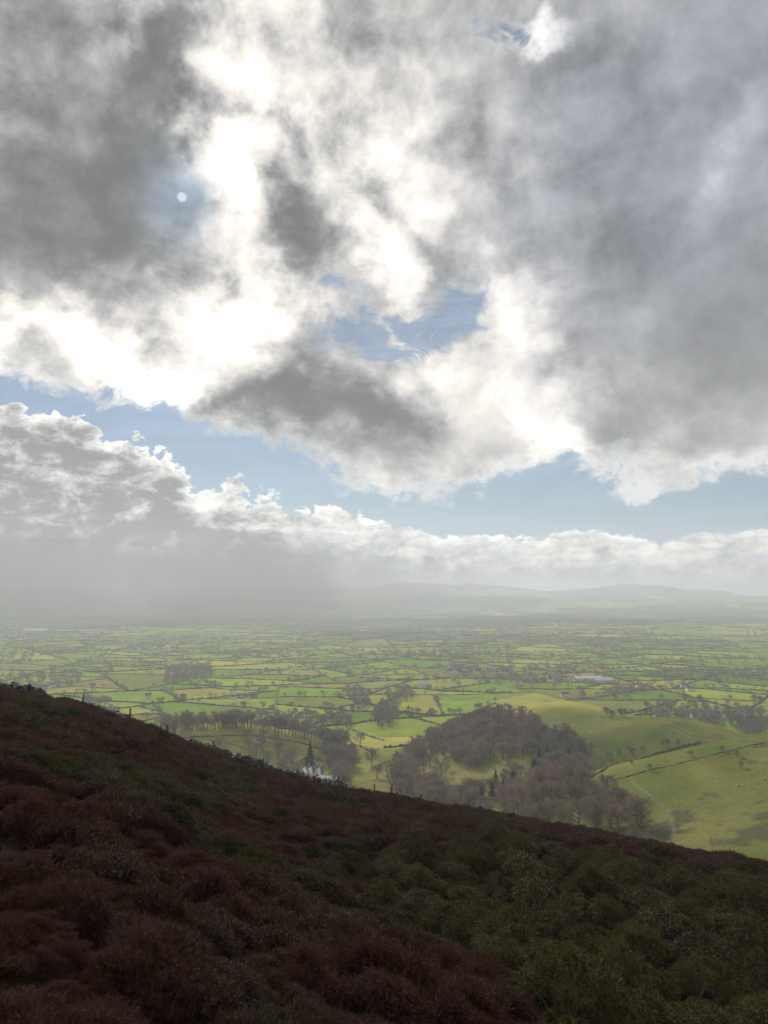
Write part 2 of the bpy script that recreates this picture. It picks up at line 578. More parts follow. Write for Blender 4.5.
def build_ground():
    az = np.concatenate([np.arange(-180, -36, 6.0), np.arange(-36, -31, .5), np.arange(-31, 31, 0.095), np.arange(31, 36, .5), np.arange(36, 181, 6.0)])
    rr = [0.4]
    while rr[-1] < 26000:
        r = rr[-1]
        if r < 130:
            st = 0.011 * r + 0.10
        elif r < 950:
            st = 2.4
        else:
            st = max(3.0, r * r / 127000 * 0.55)
        rr.append(r + min(st, 500))
    rr = np.array(rr)
    A, Rr = np.meshgrid(np.radians(az), rr)
    x, y = (np.sin(A) * Rr).ravel(), (np.cos(A) * Rr).ravel()
    z = H(x, y)
    nb = near_base(x, y)
    va = valley(x, y)
    ha = hill_a(x, y)
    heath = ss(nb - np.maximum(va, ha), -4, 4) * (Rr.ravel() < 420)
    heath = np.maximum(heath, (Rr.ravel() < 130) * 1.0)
    fc, ed = field_col(x, y)
    nz = fbm(x, y, 60, 4, 51)
    nz2 = fbm(x, y, 14, 3, 57)
    # hill pastures
    nz3 = fbm(x, y, 28, 4, 58)
    past = np.stack([.142 + nz * .06 + nz3 * .05, .152 + nz * .03 + nz3 * .02, .046 + nz * .02 + nz3 * .01], 1)
    hillm = np.clip(ss(ha - va, -6, 6) + ss(va - -150, -4, 6) * (y < 1050) * (1 - 0) , 0, 1)
    hillm = np.maximum(hillm, (y < 620) * 1.0)
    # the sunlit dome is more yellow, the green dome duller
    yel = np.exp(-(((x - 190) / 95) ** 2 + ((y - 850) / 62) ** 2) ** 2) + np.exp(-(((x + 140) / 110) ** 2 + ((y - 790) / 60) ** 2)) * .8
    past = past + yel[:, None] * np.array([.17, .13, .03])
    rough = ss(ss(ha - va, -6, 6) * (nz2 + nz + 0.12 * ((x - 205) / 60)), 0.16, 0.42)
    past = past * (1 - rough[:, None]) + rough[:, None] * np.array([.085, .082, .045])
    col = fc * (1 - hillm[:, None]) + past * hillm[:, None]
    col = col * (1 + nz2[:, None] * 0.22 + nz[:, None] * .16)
    # foot of hedges: darker strip along the field edges
    hs = np.exp(-(ed / (2.5 + y * 0.0006)) ** 2) * (1 - hillm) * (y > 700)
    col = col * (1 - hs[:, None] * .55) + hs[:, None] * .55 * np.array([.05, .055, .03])
    # far land: woods and moor patches
    fw = ss(fbm(x, y, 700, 5, 61) + ss(y, 3200, 8500) * 0.26, 0.08, 0.2) * ss(y, 2600, 4200)
    col = col * (1 - fw[:, None] * .8) + fw[:, None] * .85 * np.array([.022, .028, .022])
    # heather hillside: dark peaty floor
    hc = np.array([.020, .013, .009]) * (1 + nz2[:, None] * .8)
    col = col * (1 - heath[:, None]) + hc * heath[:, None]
    # tracks on the right hill
    for pts, wd, tc in TRACKS:
        P = [hit(*p) for p in pts]
        for a, b in zip(P[:-1], P[1:]):
            ab = np.array([b.x - a.x, b.y - a.y])
            L2 = (ab ** 2).sum()
            t = np.clip(((x - a.x) * ab[0] + (y - a.y) * ab[1]) / L2, 0, 1)
            dd = np.hypot(x - a.x - t * ab[0], y - a.y - t * ab[1])
            m = np.exp(-(dd / wd) ** 2) * 0.8
            col = col * (1 - m[:, None]) + m[:, None] * np.array(tc)
    na, nr = len(az), len(rr)
    i = np.arange(nr - 1)[:, None] * na + np.arange(na - 1)[None, :]
    f = np.stack([i, i + 1, i + na + 1, i + na], -1).reshape(-1, 4)
    me = bpy.data.meshes.new('ground')
    me.vertices.add(len(x))
    me.vertices.foreach_set('co', np.stack([x, y, z], 1).ravel())
    me.loops.add(f.size)
    me.loops.foreach_set('vertex_index', f[:, ::-1].ravel().astype(np.int32))
    me.polygons.add(len(f))
    me.polygons.foreach_set('loop_start', np.arange(len(f), dtype=np.int32) * 4)
    me.update(calc_edges=True)
    at = me.attributes.new('land', 'FLOAT_COLOR', 'POINT')
    at.data.foreach_set('color', np.concatenate([np.clip(col, .004, 1), np.ones((len(x), 1))], 1).ravel().astype(np.float32))
    me.polygons.foreach_set('use_smooth', np.ones(len(f), bool))
    me.materials.append(ground_material())
    o = bpy.data.objects.new('ground', me)
    o['kind'] = 'structure'
    COL.objects.link(o)
    return o


TRACKS = [([(628, 765), (632, 782), (650, 796), (668, 810), (674, 830), (676, 850)], 1.0, (.165, .160, .085)),
          ([(668, 728), (690, 738), (715, 741), (735, 739)], 1.0, (.20, .19, .11)),
          ([(662, 722), (690, 733), (712, 737)], 0.9, (.19, .185, .10))]


def new_mat(name):
    m = bpy.data.materials.new(name)
    m.use_nodes = True
    nt = m.node_tree
    bs = nt.nodes['Principled BSDF']
    return m, nt, bs


def ground_material():
    m, nt, bs = new_mat('land')
    X.nt = nt
    at = nt.nodes.new('ShaderNodeAttribute')
    at.attribute_name = 'land'
    g = nt.nodes.new('ShaderNodeNewGeometry')
    sc = nt.nodes.new('ShaderNodeVectorMath')
    sc.operation = 'SCALE'
    nt.links.new(g.outputs['Position'], sc.inputs[0])
    sc.inputs['Scale'].default_value = 1.0
    n1 = noise(sc.outputs[0], 0.35, 5, 0.65)
    n2 = noise(sc.outputs[0], 0.02, 4, 0.6)
    c = mulc(at.outputs['Color'], (n1 - 0.5) * 0.8 + (n2 - 0.5) * 0.5 + 1.0)
    nt.links.new(c, bs.inputs['Base Color'])
    bs.inputs['Roughness'].default_value = 1.0
    bs.inputs['Specular IOR Level'].default_value = 0.0
    bs.inputs['Sheen Weight'].default_value = 0.12
    bs.inputs['Sheen Roughness'].default_value = 0.5
    nt.links.new(c, bs.inputs['Sheen Tint'])
    bp = nt.nodes.new('ShaderNodeBump')
    bp.inputs['Strength'].default_value = 0.5
    bp.inputs['Distance'].default_value = 0.6
    nt.links.new(n1.s, bp.inputs['Height'])
    nt.links.new(bp.outputs[0], bs.inputs['Normal'])
    return m


build_ground()

# ------------------------------------------------------------------ sun
ld = bpy.data.lights.new('sun', 'SUN')
ld.energy = 4.8
ld.angle = R(0.53)
ld.color = (1.0, 0.95, 0.88)
lo = bpy.data.objects.new('sun', ld)
lo.rotation_euler = (-SUN).to_track_quat('-Z', 'Y').to_euler()
COL.objects.link(lo)
# ------------------------------------------------------------------ building blocks
class Geo:
    """numpy triangle / quad soup"""

    def __init__(self):
        self.v, self.f, self.n, self.mi = [], [], 0, []

    def add(self, v, f, mi=0):
        v = np.asarray(v, float).reshape(-1, 3)
        self.v.append(v)
        for q in f:
            self.f.append(tuple(i + self.n for i in q))
            self.mi.append(mi)
        self.n += len(v)

    def arrays(self):
        return np.concatenate(self.v), self.f


def mesh_from(name, v, f, mat, smooth=False, cols=None, mi=None):
    me = bpy.data.meshes.new(name)
    v = np.asarray(v, float)
    if isinstance(f, np.ndarray):
        k = f.shape[1]
        me.vertices.add(len(v))
        me.vertices.foreach_set('co', v.ravel())
        me.loops.add(f.size)
        me.loops.foreach_set('vertex_index', f.ravel().astype(np.int32))
        me.polygons.add(len(f))
        me.polygons.foreach_set('loop_start', np.arange(len(f), dtype=np.int32) * k)
        me.update(calc_edges=True)
    else:
        me.from_pydata([tuple(a) for a in v], [], f)
    if smooth:
        me.polygons.foreach_set('use_smooth', np.ones(len(me.polygons), bool))
    if cols is not None:
        at = me.attributes.new('tint', 'FLOAT_COLOR', 'POINT')
        at.data.foreach_set('color', np.concatenate([cols, np.ones((len(cols), 1))], 1).ravel().astype(np.float32))
    for m in (mat if isinstance(mat, (list, tuple)) else [mat]):
        me.materials.append(m)
    if mi is not None:
        me.polygons.foreach_set('material_index', np.asarray(mi, np.int32))
    return me


def link(name, me, parent=None, loc=None, rz=0.0, sc=1.0):
    o = bpy.data.objects.new(name, me)
    COL.objects.link(o)
    if parent is not None:
        o.parent = parent
    if loc is not None:
        o.location = loc
    if rz:
        o.rotation_euler[2] = rz
    if sc != 1.0:
        o.scale = (sc, sc, sc) if not isinstance(sc, tuple) else sc
    return o


def tag(o, label, cat, group=None, kind=None):
    o['label'] = label
    o['category'] = cat
    if group:
        o['group'] = group
    if kind:
        o['kind'] = kind
    return o


def leaf_mat(name, col, var=0.35, transl=0.25, scale=1.5, tint=False):
    m, nt, bs = new_mat(name)
    X.nt = nt
    oi = nt.nodes.new('ShaderNodeObjectInfo')
    g = nt.nodes.new('ShaderNodeNewGeometry')
    n = noise(g.outputs['Position'], scale, 3, 0.6)
    rnd = X(oi.outputs['Random'])
    k = (n - 0.5) * (2 * var) + (rnd - 0.5) * (var * 1.2) + 1.0
    base = tuple(col)
    if tint:
        at = nt.nodes.new('ShaderNodeAttribute')
        at.attribute_name = 'tint'
        c = mulc(at.outputs['Color'], k)
    else:
        c = mulc(base, k)
    nt.links.new(c, bs.inputs['Base Color'])
    bs.inputs['Roughness'].default_value = 0.85
    bs.inputs['Specular IOR Level'].default_value = 0.15
    if transl:
        tr = nt.nodes.new('ShaderNodeBsdfTranslucent')
        nt.links.new(c, tr.inputs['Color'])
        mx = nt.nodes.new('ShaderNodeMixShader')
        mx.inputs[0].default_value = transl
        nt.links.new(bs.outputs[0], mx.inputs[1])
        nt.links.new(tr.outputs[0], mx.inputs[2])
        nt.links.new(mx.outputs[0], nt.nodes['Material Output'].inputs['Surface'])
    return m


def tube(g, pts, rad, sides=5):
    """tapered tube through pts"""
    pts = [np.array(p, float) for p in pts]
    rings = []
    for i, p in enumerate(pts):
        d = pts[min(i + 1, len(pts) - 1)] - pts[max(i - 1, 0)]
        d /= (np.linalg.norm(d) + 1e-9)
        a = np.cross(d, (0.3, 0.9, 0.2))
        a /= np.linalg.norm(a) + 1e-9
        b = np.cross(d, a)
        rings.append([p + rad[i] * (math.cos(t) * a + math.sin(t) * b) for t in np.linspace(0, 2 * math.pi, sides, endpoint=False)])
    v = [q for r in rings for q in r]
    f = []
    for i in range(len(pts) - 1):
        for k in range(sides):
            f.append((i * sides + k, i * sides + (k + 1) % sides, (i + 1) * sides + (k + 1) % sides, (i + 1) * sides + k))
    f.append(tuple((len(pts) - 1) * sides + k for k in range(sides)))
    g.add(v, f)


def slivers(P, D, L, W, rr):
    """thin tapering blades at P along D"""
    n = len(P)
    a = rr.normal(size=(n, 3))
    s = np.cross(D, a)
    s /= np.linalg.norm(s, axis=1, keepdims=True) + 1e-9
    L = np.asarray(L).reshape(-1, 1) * np.ones((n, 1))
    W = np.asarray(W).reshape(-1, 1) * np.ones((n, 1))
    v = np.stack([P - s * W * .5, P + s * W * .5, P + D * L], 1).reshape(-1, 3)
    return v, np.arange(3 * n).reshape(-1, 3)


# ------------------------------------------------------------------ bare winter trees
BARK = leaf_mat('bark', (.095, .085, .070), .3, 0)
TWIG = leaf_mat('twigs', (.205, .185, .155), .30, .15, .05)
TWIG_RED = leaf_mat('twigs reddish', (.245, .195, .150), .30, .15, .05)
CONIF = leaf_mat('conifer needles', (.028, .042, .024), .35, .15, .3)


def bare_tree(seed, ntw, tw_len, tw_w, limbs=9, shape=1.0):
    """unit tree of height 1: (trunk Geo, twig verts, twig faces)"""
    rr = np.random.default_rng(seed)
    g = Geo()
    lean = rr.normal(size=2) * .03
    tp = [(0, 0, -.04), (lean[0] * .3, lean[1] * .3, .14), (lean[0], lean[1], .34), (lean[0] * 1.5, lean[1] * 1.4, .58), (lean[0] * 1.2, lean[1] * 2, .82)]
    tube(g, tp, [.034, .026, .021, .012, .003], 6)
    tips = []
    for i in range(limbs):
        h = .17 + .5 * (i / limbs) ** .9 + rr.uniform(-.02, .02)
        a = i * 2.4 + rr.uniform(-.5, .5)
        ln = (.44 - .28 * (i / limbs)) * rr.uniform(.8, 1.15) * shape
        up = rr.uniform(.35, .75) + .4 * i / limbs
        b0 = np.array([lean[0] * h * 2, lean[1] * h * 2, h])
        d = np.array([math.cos(a), math.sin(a), up])
        d /= np.linalg.norm(d)
        m = b0 + d * ln * .5
        e = m + (d + np.array([0, 0, .35]) + rr.normal(size=3) * .15) * ln * .5
        r0 = .015 * (1 - .5 * i / limbs)
        tube(g, [b0, m, e], [r0, r0 * .6, .002], 4)
        tips += [(m, ln * .45), (e, ln * .4)]
        for k in range(3):
            dd = d + rr.normal(size=3) * .5 + np.array([0, 0, .2])
            dd /= np.linalg.norm(dd)
            s = b0 + d * ln * rr.uniform(.3, .8)
            e2 = s + dd * ln * rr.uniform(.3, .5)
            tube(g, [s, e2], [r0 * .45, .0015], 3)
            tips.append((e2, ln * .35))
    # twig clusters round every tip
    tp_ = np.array([t[0] for t in tips])
    tr_ = np.array([t[1] for t in tips])
    idx = rr.integers(0, len(tips), ntw)
    off = rr.normal(size=(ntw, 3))
    off /= np.linalg.norm(off, axis=1, keepdims=True)
    rad = rr.uniform(.15, 1, (ntw, 1)) ** .6
    P = tp_[idx] + off * rad * tr_[idx][:, None] * .62
    P[:, 2] = np.maximum(P[:, 2], .16)
    D = off * .8 + (P - np.array([0, 0, .35])) * .9 + np.array([0, 0, .25]) + rr.normal(size=(ntw, 3)) * .35
    D /= np.linalg.norm(D, axis=1, keepdims=True)
    v, f = slivers(P, D, tw_len * rr.uniform(.6, 1.3, ntw), tw_w * rr.uniform(.6, 1.4, ntw), rr)
    return g, v, f


def conifer(seed, nb, w):
    rr = np.random.default_rng(seed)
    g = Geo()
    tube(g, [(0, 0, -.04), (0, 0, .5), (0, 0, 1)], [.022, .012, .002], 6)
    h = rr.uniform(.10, 1, nb) ** .85
    a = rr.uniform(0, 6.283, nb)
    r = (1.02 - h) * .27 * (1 + .25 * np.sin(h * 60)) * rr.uniform(.5, 1.1, nb)
    P = np.stack([np.cos(a) * r * .3, np.sin(a) * r * .3, h], 1)
    D = np.stack([np.cos(a), np.sin(a), -.15 - .3 * rr.random(nb)], 1)
    D /= np.linalg.norm(D, axis=1, keepdims=True)
    v, f = slivers(P, D, r + .02, w * (1.1 - h * .6), rr)
    return g, v, f


LOD0 = [bare_tree(100 + i, 2200, .085, .0080, 12, 1.0 + .12 * (i % 3)) for i in range(6)]
LOD1 = [bare_tree(200 + i, 700, .11, .018, 8, 1.0 + .12 * (i % 3)) for i in range(5)]
LOD2 = [bare_tree(300 + i, 110, .17, .050, 4, 1.05) for i in range(4)]
CON0 = [conifer(400 + i, 1400, .022) for i in range(3)]
CON1 = [conifer(410 + i, 120, .08) for i in range(2)]


def geo_np(g, v2, f2):
    """trunk + twigs joined as triangles: verts, tris, tri material index"""
    v, f = g.arrays()
    tri = []
    for q in f:
        for k in range(1, len(q) - 1):
            tri.append((q[0], q[k], q[k + 1]))
    tri = np.array(tri)
    return np.concatenate([v, v2]), np.concatenate([tri, f2 + len(v)]), np.concatenate([np.zeros(len(tri)), np.ones(len(f2))]).astype(int)


def tree_meshes(lods, nm, tmat):
    out = []
    for i, (g, v, f) in enumerate(lods):
        tv, tf = g.arrays()
        out.append((mesh_from(nm + '_trunk', tv, tf, BARK, True), mesh_from(nm + '_crown', v, f, tmat)))
    return out


M_T0 = tree_meshes(LOD0, 'bare_tree', TWIG)
M_T0R = [(a, mesh_from('bare_tree_crown', l[1], l[2], TWIG_RED)) for (a, b), l in zip(M_T0, LOD0)]
M_C0 = tree_meshes(CON0, 'conifer', CONIF)
ONE1 = []
for l in LOD1:
    v, f, mi = geo_np(*l)
    ONE1.append(mesh_from('bare_tree', v, f, [BARK, TWIG], mi=mi))


def inpoly(px, py, P):
    px, py = np.asarray(px), np.asarray(py)
    c = np.zeros(px.shape, bool)
    for i in range(len(P)):
        (x1, y1), (x2, y2) = P[i], P[i - 1]
        if y1 == y2:
            continue
        c ^= ((y1 > py) != (y2 > py)) & (px < (x2 - x1) * (py - y1) / (y2 - y1) + x1)
    return c


def clear_view(x, y, z, n=26):
    """is the point in sight over the terrain"""
    x, y, z = (np.asarray(a, float) for a in (x, y, z))
    ok = np.ones(x.shape, bool)
    for t in np.linspace(.04, .97, n):
        k = np.where(ok)[0]
        if len(k) == 0:
            break
        # the flat plain hides nothing
        kk = k[y[k] * t < 1050]
        ok[kk] &= H(x[kk] * t, y[kk] * t) < z[kk] * t + .5
    return ok


def scatter(poly, ya, yb, spacing, seed, excl=(), jitter=.8, keep=1.0):
    """ground points whose image lies in poly, on a jittered grid"""
    pxs = [p[0] for p in poly]
    xa = min((min(pxs) - 384) / FPX * ya, (min(pxs) - 384) / FPX * yb) - spacing
    xb = max((max(pxs) - 384) / FPX * ya, (max(pxs) - 384) / FPX * yb) + spacing
    rr = np.random.default_rng(seed)
    X_, Y_ = np.meshgrid(np.arange(xa, xb, spacing), np.arange(ya, yb, spacing))
    x = (X_ + rr.uniform(-.5, .5, X_.shape) * spacing * jitter).ravel()
    y = (Y_ + rr.uniform(-.5, .5, X_.shape) * spacing * jitter).ravel()
    k = rr.random(len(x)) < keep
    x, y = x[k], y[k]
    z = H(x, y)
    px, py = proj(x, y, z)
    k = inpoly(px, py, poly)
    for e in excl:
        k &= ~inpoly(px, py, e)
    return x[k], y[k], z[k]


TREES = []      # (x, y, z, height, kind, region)
trng = random.Random(5)


def put(xs, ys, zs, h0, h1, kind, region):
    for a, b, c in zip(xs, ys, zs):
        TREES.append((a, b, c, trng.uniform(h0, h1), kind, region))


def at_px(px, py, y0=150):
    return hit(px, py, y0, 9000)


CLEAR = [[(408, 768), (436, 752), (448, 762), (470, 768), (500, 760), (537, 755), (536, 768), (494, 785), (456, 796), (424, 787)],
         [(340, 803), (345, 788), (420, 798), (420, 806)], [(480, 815), (486, 800), (506, 800), (500, 818)], [(384, 735), (400, 745), (395, 768), (384, 770)]]
WOOD_D = [(396, 792), (392, 768), (412, 750), (450, 730), (475, 719), (500, 716), (530, 717), (545, 728), (570, 740), (592, 750), (588, 764), (583, 780), (600, 797),
          (636, 812), (655, 845), (520, 826), (400, 806)]
x, y, z = scatter(WOOD_D, 370, 900, 8.2, 1, CLEAR)
px_, py_ = proj(x, y, z)
redz = fbm(x, y, 70, 2, 77) > 0.06
conz = (inpoly(px_, py_, [(470, 800), (500, 775), (560, 752), (600, 762), (575, 775), (520, 792), (490, 815)])) & (np.random.default_rng(3).random(len(x)) < .45)
for a, b, c, r_, cn in zip(x, y, z, redz, conz):
    TREES.append((a, b, c, trng.uniform(8, 14) if cn else trng.uniform(8, 17), 'con' if cn else ('red' if r_ else 'bare'), 'wood'))
# a few trees standing in the clearing, seen against the bright grass
for p in ((418, 768), (424, 772), (430, 766), (436, 770), (441, 776), (446, 770), (404, 765), (478, 768)):
    q = at_px(*p)
    TREES.append((q.x, q.y, q.z, trng.uniform(10, 13), 'bare', 'glade'))
# the knoll: ring, flank, back row, the cluster by the white house
for (ax, ay), (bx, by), n, dy in (((160, 735), (200, 727), 10, 3), ((200, 727), (252, 727), 14, 2), ((252, 727), (300, 735), 13, 2), ((300, 735), (335, 748), 9, 3)):
    for i in range(n):
        t = (i + trng.uniform(-.2, .2)) / n
        q = at_px(ax + (bx - ax) * t, ay + (by - ay) * t + trng.uniform(-dy * .2, dy))
        TREES.append((q.x, q.y, q.z, trng.uniform(9, 21), 'bare', 'knoll ring'))
        if trng.random() < .35:
            TREES.append((q.x + trng.uniform(-6, 6), q.y + trng.uniform(8, 26), q.z, trng.uniform(12, 20), 'bare', 'knoll ring'))
x, y, z = scatter([(225, 716), (300, 714), (352, 722), (352, 730), (300, 723), (225, 722)], 850, 1250, 13, 4)
put(x, y, z, 9, 14, 'bare', 'behind knoll')
x, y, z = scatter([(322, 742), (340, 740), (352, 752), (354, 772), (346, 788), (330, 786), (326, 765)], 560, 900, 8, 5)
put(x, y, z, 11, 17, 'bare', 'by house')
x, y, z = scatter([(270, 764), (296, 764), (300, 774), (330, 783), (300, 778), (270, 772)], 560, 820, 9, 6, keep=.8)
put(x, y, z, 8, 12, 'bare', 'below knoll')
for p in ((220, 754), (249, 750), (256, 758), (263, 752), (268, 763), (278, 757), (247, 742), (262, 742), (275, 745), (290, 766), (355, 765), (372, 766), (360, 745), (377, 778)):
    q = at_px(*p)
    TREES.append((q.x, q.y, q.z, trng.uniform(12, 19), 'bare', 'knoll slope'))
for p in ((298, 772), (302, 770), (305, 771), (318, 769), (322, 770), (316, 767)):
    q = at_px(*p)
    TREES.append((q.x, q.y + 12, q.z, trng.uniform(8, 13), 'bare', 'below knoll'))
q = at_px(310, 770)
TREES.append((q.x, q.y, q.z, 25, 'con', 'tall conifer'))
q = at_px(392, 796)
TREES.append((q.x, q.y, q.z, 30, 'bare', 'big bare'))
# hill trees at the right
for p in ((607, 759), (611, 760), (618, 757), (633, 756), (642, 753), (663, 746), (668, 747), (678, 748), (630, 754)):
    q = at_px(*p)
    TREES.append((q.x, q.y, q.z, trng.uniform(5.5, 8.5), 'bare', 'hill wall'))
for p in ((691, 757), (650, 771), (611, 781), (631, 765), (722, 752), (741, 768), (737, 757)):
    q = at_px(*p)
    TREES.append((q.x, q.y, q.z, trng.uniform(3.2, 4.6), 'bare', 'hawthorn'))
for p in ((606, 716), (612, 719), (621, 717), (624, 718), (632, 715), (636, 716), (641, 716), (646, 717), (651, 718)):
    q = at_px(*p)
    TREES.append((q.x, q.y, q.z, trng.uniform(8, 11), 'bare', 'green dome crest'))
# plain woods
PW = [([(165, 669), (210, 663), (213, 678), (165, 685)], 1500, 3200, 13), ([(372, 716), (384, 702), (398, 706), (400, 722), (376, 730)], 900, 1600, 10),
      ([(382, 694), (408, 688), (418, 698), (392, 704)], 1100, 1900, 11), ([(640, 708), (700, 706), (768, 716), (768, 730), (720, 733), (660, 718)], 900, 1500, 15),
      ([(340, 690), (360, 688), (372, 705), (360, 712)], 1100, 2000, 13), ([(0, 676), (80, 672), (84, 686), (0, 684)], 1500, 3000, 17),
      ([(640, 674), (768, 670), (768, 688), (706, 690), (660, 684)], 1600, 3000, 18), ([(420, 655), (470, 652), (500, 656), (430, 662)], 2000, 4500, 26),
      ([(200, 652), (290, 650), (300, 655), (210, 658)], 2200, 4500, 28), ([(560, 650), (620, 646), (640, 652), (580, 657)], 2200, 4500, 28),
      ([(80, 700), (110, 700), (105, 706), (85, 706)], 1100, 1700, 13), ([(600, 692), (650, 686), (655, 690), (610, 700)], 1200, 2100, 13),
      ([(735, 722), (768, 722), (768, 738), (745, 738)], 800, 1300, 10), ([(440, 676), (500, 672), (560, 678), (500, 684)], 1400, 2600, 30)]
for i, (poly, a, b, sp_) in enumerate(PW):
    x, y, z = scatter(poly, a, b, sp_, 40 + i, keep=.85)
    put(x, y, z, 9, 14, 'bare', 'plain')
# woods that break up the far plain
x, y, z = scatter([(-20, 604), (790, 604), (790, 700), (-20, 700)], 1500, 7500, 34, 90, keep=.9)
k = (fbm(x, y, 380, 4, 83) > .23 - .000018 * y)
put(x[k], y[k], z[k], 10, 16, 'bare', 'plain')

# ------------------------------------------------------------------ hedges of the plain
HEDGE_M = leaf_mat('hedge', (.072, .072, .045), .4, .1, .2)
hd = []
for a, b in HEDGES:
    mx, my = (a[0] + b[0]) / 2, (a[1] + b[1]) / 2
    if my > 7500 or abs(mx) > .56 * my + 250 or my < 640:
        continue
    L = math.hypot(b[0] - a[0], b[1] - a[1])
    if L < 25 or trng.random() < .07 + .5 * min(1, max(0, (my - 2600) / 3000)):
        continue
    hd.append((a, b, my, L))


def on_hill(x, y):
    return (hill_a(x, y) > valley(x, y) - 6) | ((valley(x, y) > -150) & (y < 1050)) | (y < 650)


def strip(a, b, step, w, h, seed, ragged=.5):
    """lumpy hedge along a-b draped on the ground"""
    L = math.hypot(b[0] - a[0], b[1] - a[1])
    n = max(2, int(L / step) + 1)
    t = np.linspace(0, 1, n)
    rr = np.random.default_rng(seed)
    wob = rr.normal(size=n) * min(2.0, step * .18)
    nx, ny = (b[1] - a[1]) / L, -(b[0] - a[0]) / L
    x = a[0] + (b[0] - a[0]) * t + nx * wob
    y = a[1] + (b[1] - a[1]) * t + ny * wob
    z = H(x, y)
    hh = h * (1 + rr.uniform(-ragged, ragged, n))
    ww = w * (1 + rr.uniform(-.3, .3, n)) * .5
    prof = [(-1, -.3), (-1.05, .55), (-.45, 1), (.45, .96), (1.05, .5), (1, -.3)]
    V = np.stack([np.stack([x + nx * ww * p, y + ny * ww * p, z + hh * q], 1) for p, q in prof], 1)
    m = len(prof)
    i = np.arange(n - 1)[:, None] * m + np.arange(m - 1)[None, :]
    F = np.stack([i, i + 1, i + m + 1, i + m], -1).reshape(-1, 4)
    caps = [tuple(range(m))[::-1], tuple((n - 1) * m + k for k in range(m))]
    return V.reshape(-1, 3), F, caps, (x, y, z)


mids = np.array([((a[0] + b[0]) / 2, (a[1] + b[1]) / 2) for a, b, _, _ in hd])
hz_ = H(mids[:, 0], mids[:, 1])
vis = clear_view(mids[:, 0], mids[:, 1], hz_ + 2) & ~on_hill(mids[:, 0], mids[:, 1])
for t_ in (.0, .25, .75, 1.0):
    ex = np.array([(a[0] + (b[0] - a[0]) * t_, a[1] + (b[1] - a[1]) * t_) for a, b, _, _ in hd])
    vis &= ~(on_hill(ex[:, 0], ex[:, 1]) & (ex[:, 1] < 1050))
ppx, ppy = proj(mids[:, 0], mids[:, 1], hz_)
vis &= (ppx > -15) & (ppx < 783)
hd = [h for h, v_ in zip(hd, vis) if v_]
hd.sort(key=lambda h: h[2])
far_v, far_f, nf, HT = [], [], 0, []
for i, (a, b, my, L) in enumerate(hd):
    w, h = trng.uniform(1.8, 3.4), trng.uniform(1.0, 2.3)
    if i < 290:
        V, F, caps, line = strip(a, b, 3.5, w, h, i)
        c = V.mean(0)
        me = mesh_from('hedge', V - c, [tuple(q) for q in F] + caps, HEDGE_M)
        o = link('hedge', me, loc=tuple(c))
        tag(o, 'dark hedge dividing the sunlit green fields of the plain', 'hedge', 'hedges between the fields of the plain')
    else:
        V, F, caps, line = strip(a, b, 12 if my < 3500 else 30, w * (1 + my / 5000), h * (1 + my / 9000), i, .7)
        far_v.append(V)
        far_f.append(F + nf)
        nf += len(V)
    # trees standing in the hedge
    n = int(L / trng.uniform(11, 45) * (1.0 if my < 3500 else .55))
    for _ in range(n):
        t = trng.random()
        x, y = a[0] + (b[0] - a[0]) * t, a[1] + (b[1] - a[1]) * t
        HT.append((x, y, trng.uniform(6, 13)))
HT = np.array(HT)
for (x, y, h), z in zip(HT, H(HT[:, 0], HT[:, 1])):
    TREES.append((x, y, float(z), h, 'bare', 'hedgerow'))
o = link('far_hedges', mesh_from('far_hedges', np.concatenate(far_v), np.concatenate(far_f), HEDGE_M))
tag(o, 'fine net of dark hedges across the distant plain', 'hedges', kind='stuff')

# ------------------------------------------------------------------ plant the trees
T = [t for t in TREES]
arr = np.array([(t[0], t[1], t[2], t[3]) for t in T])
v1 = clear_view(arr[:, 0], arr[:, 1], arr[:, 2] + arr[:, 3] * .75)
ppx, ppy = proj(arr[:, 0], arr[:, 1], arr[:, 2])
v1 &= (ppx > -12) & (ppx < 780)
v1 &= ~((ppx > 302) & (ppx < 334) & (ppy > 771) & (arr[:, 1] < 900) & (arr[:, 3] < 24))
LAB = {
    'wood': ('bare winter tree packed into the brown wood that fills the valley', 'trees of the valley wood'),
    'glade': ('thin bare tree standing against the bright grass of the glade in the valley wood', 'trees in the glade'),
    'knoll ring': ('tall bare tree in the line along the crest of the grassy knoll', 'tree line on the knoll crest'),
    'behind knoll': ('bare tree in the belt just behind the grassy knoll', 'belt behind the knoll'),
    'by house': ('tall bare tree in the dense clump right of the white gabled house', 'clump by the white house'),
    'below knoll': ('low bare tree in the row between the knoll and the white house', 'row above the white house'),
    'knoll slope': ('bare tree standing alone on the open slopes round the knoll', 'scattered trees about the knoll'),
    'hill wall': ('small bare tree along the upper wall of the green hillside', 'trees along the hillside wall'),
    'hawthorn': ('tiny windswept thorn tree alone on the green hillside', 'thorn trees on the hillside'),
    'green dome crest': ('round bare tree in the short row on the crest of the green dome', 'row on the green dome'),
    'plain': ('bare tree in one of the small woods of the plain', 'trees in the woods of the plain'),
    'hedgerow': ('bare tree growing out of a hedge between the fields of the plain', 'hedgerow trees'),
}
bare = sorted([i for i in range(len(T)) if v1[i] and T[i][4] != 'con'], key=lambda i: -(arr[i, 3] / arr[i, 1]) - (1 if T[i][5] in ('big bare', 'hill wall', 'hawthorn', 'green dome crest', 'knoll slope') else 0))
con = sorted([i for i in range(len(T)) if v1[i] and T[i][4] == 'con'], key=lambda i: -arr[i, 3] / arr[i, 1])


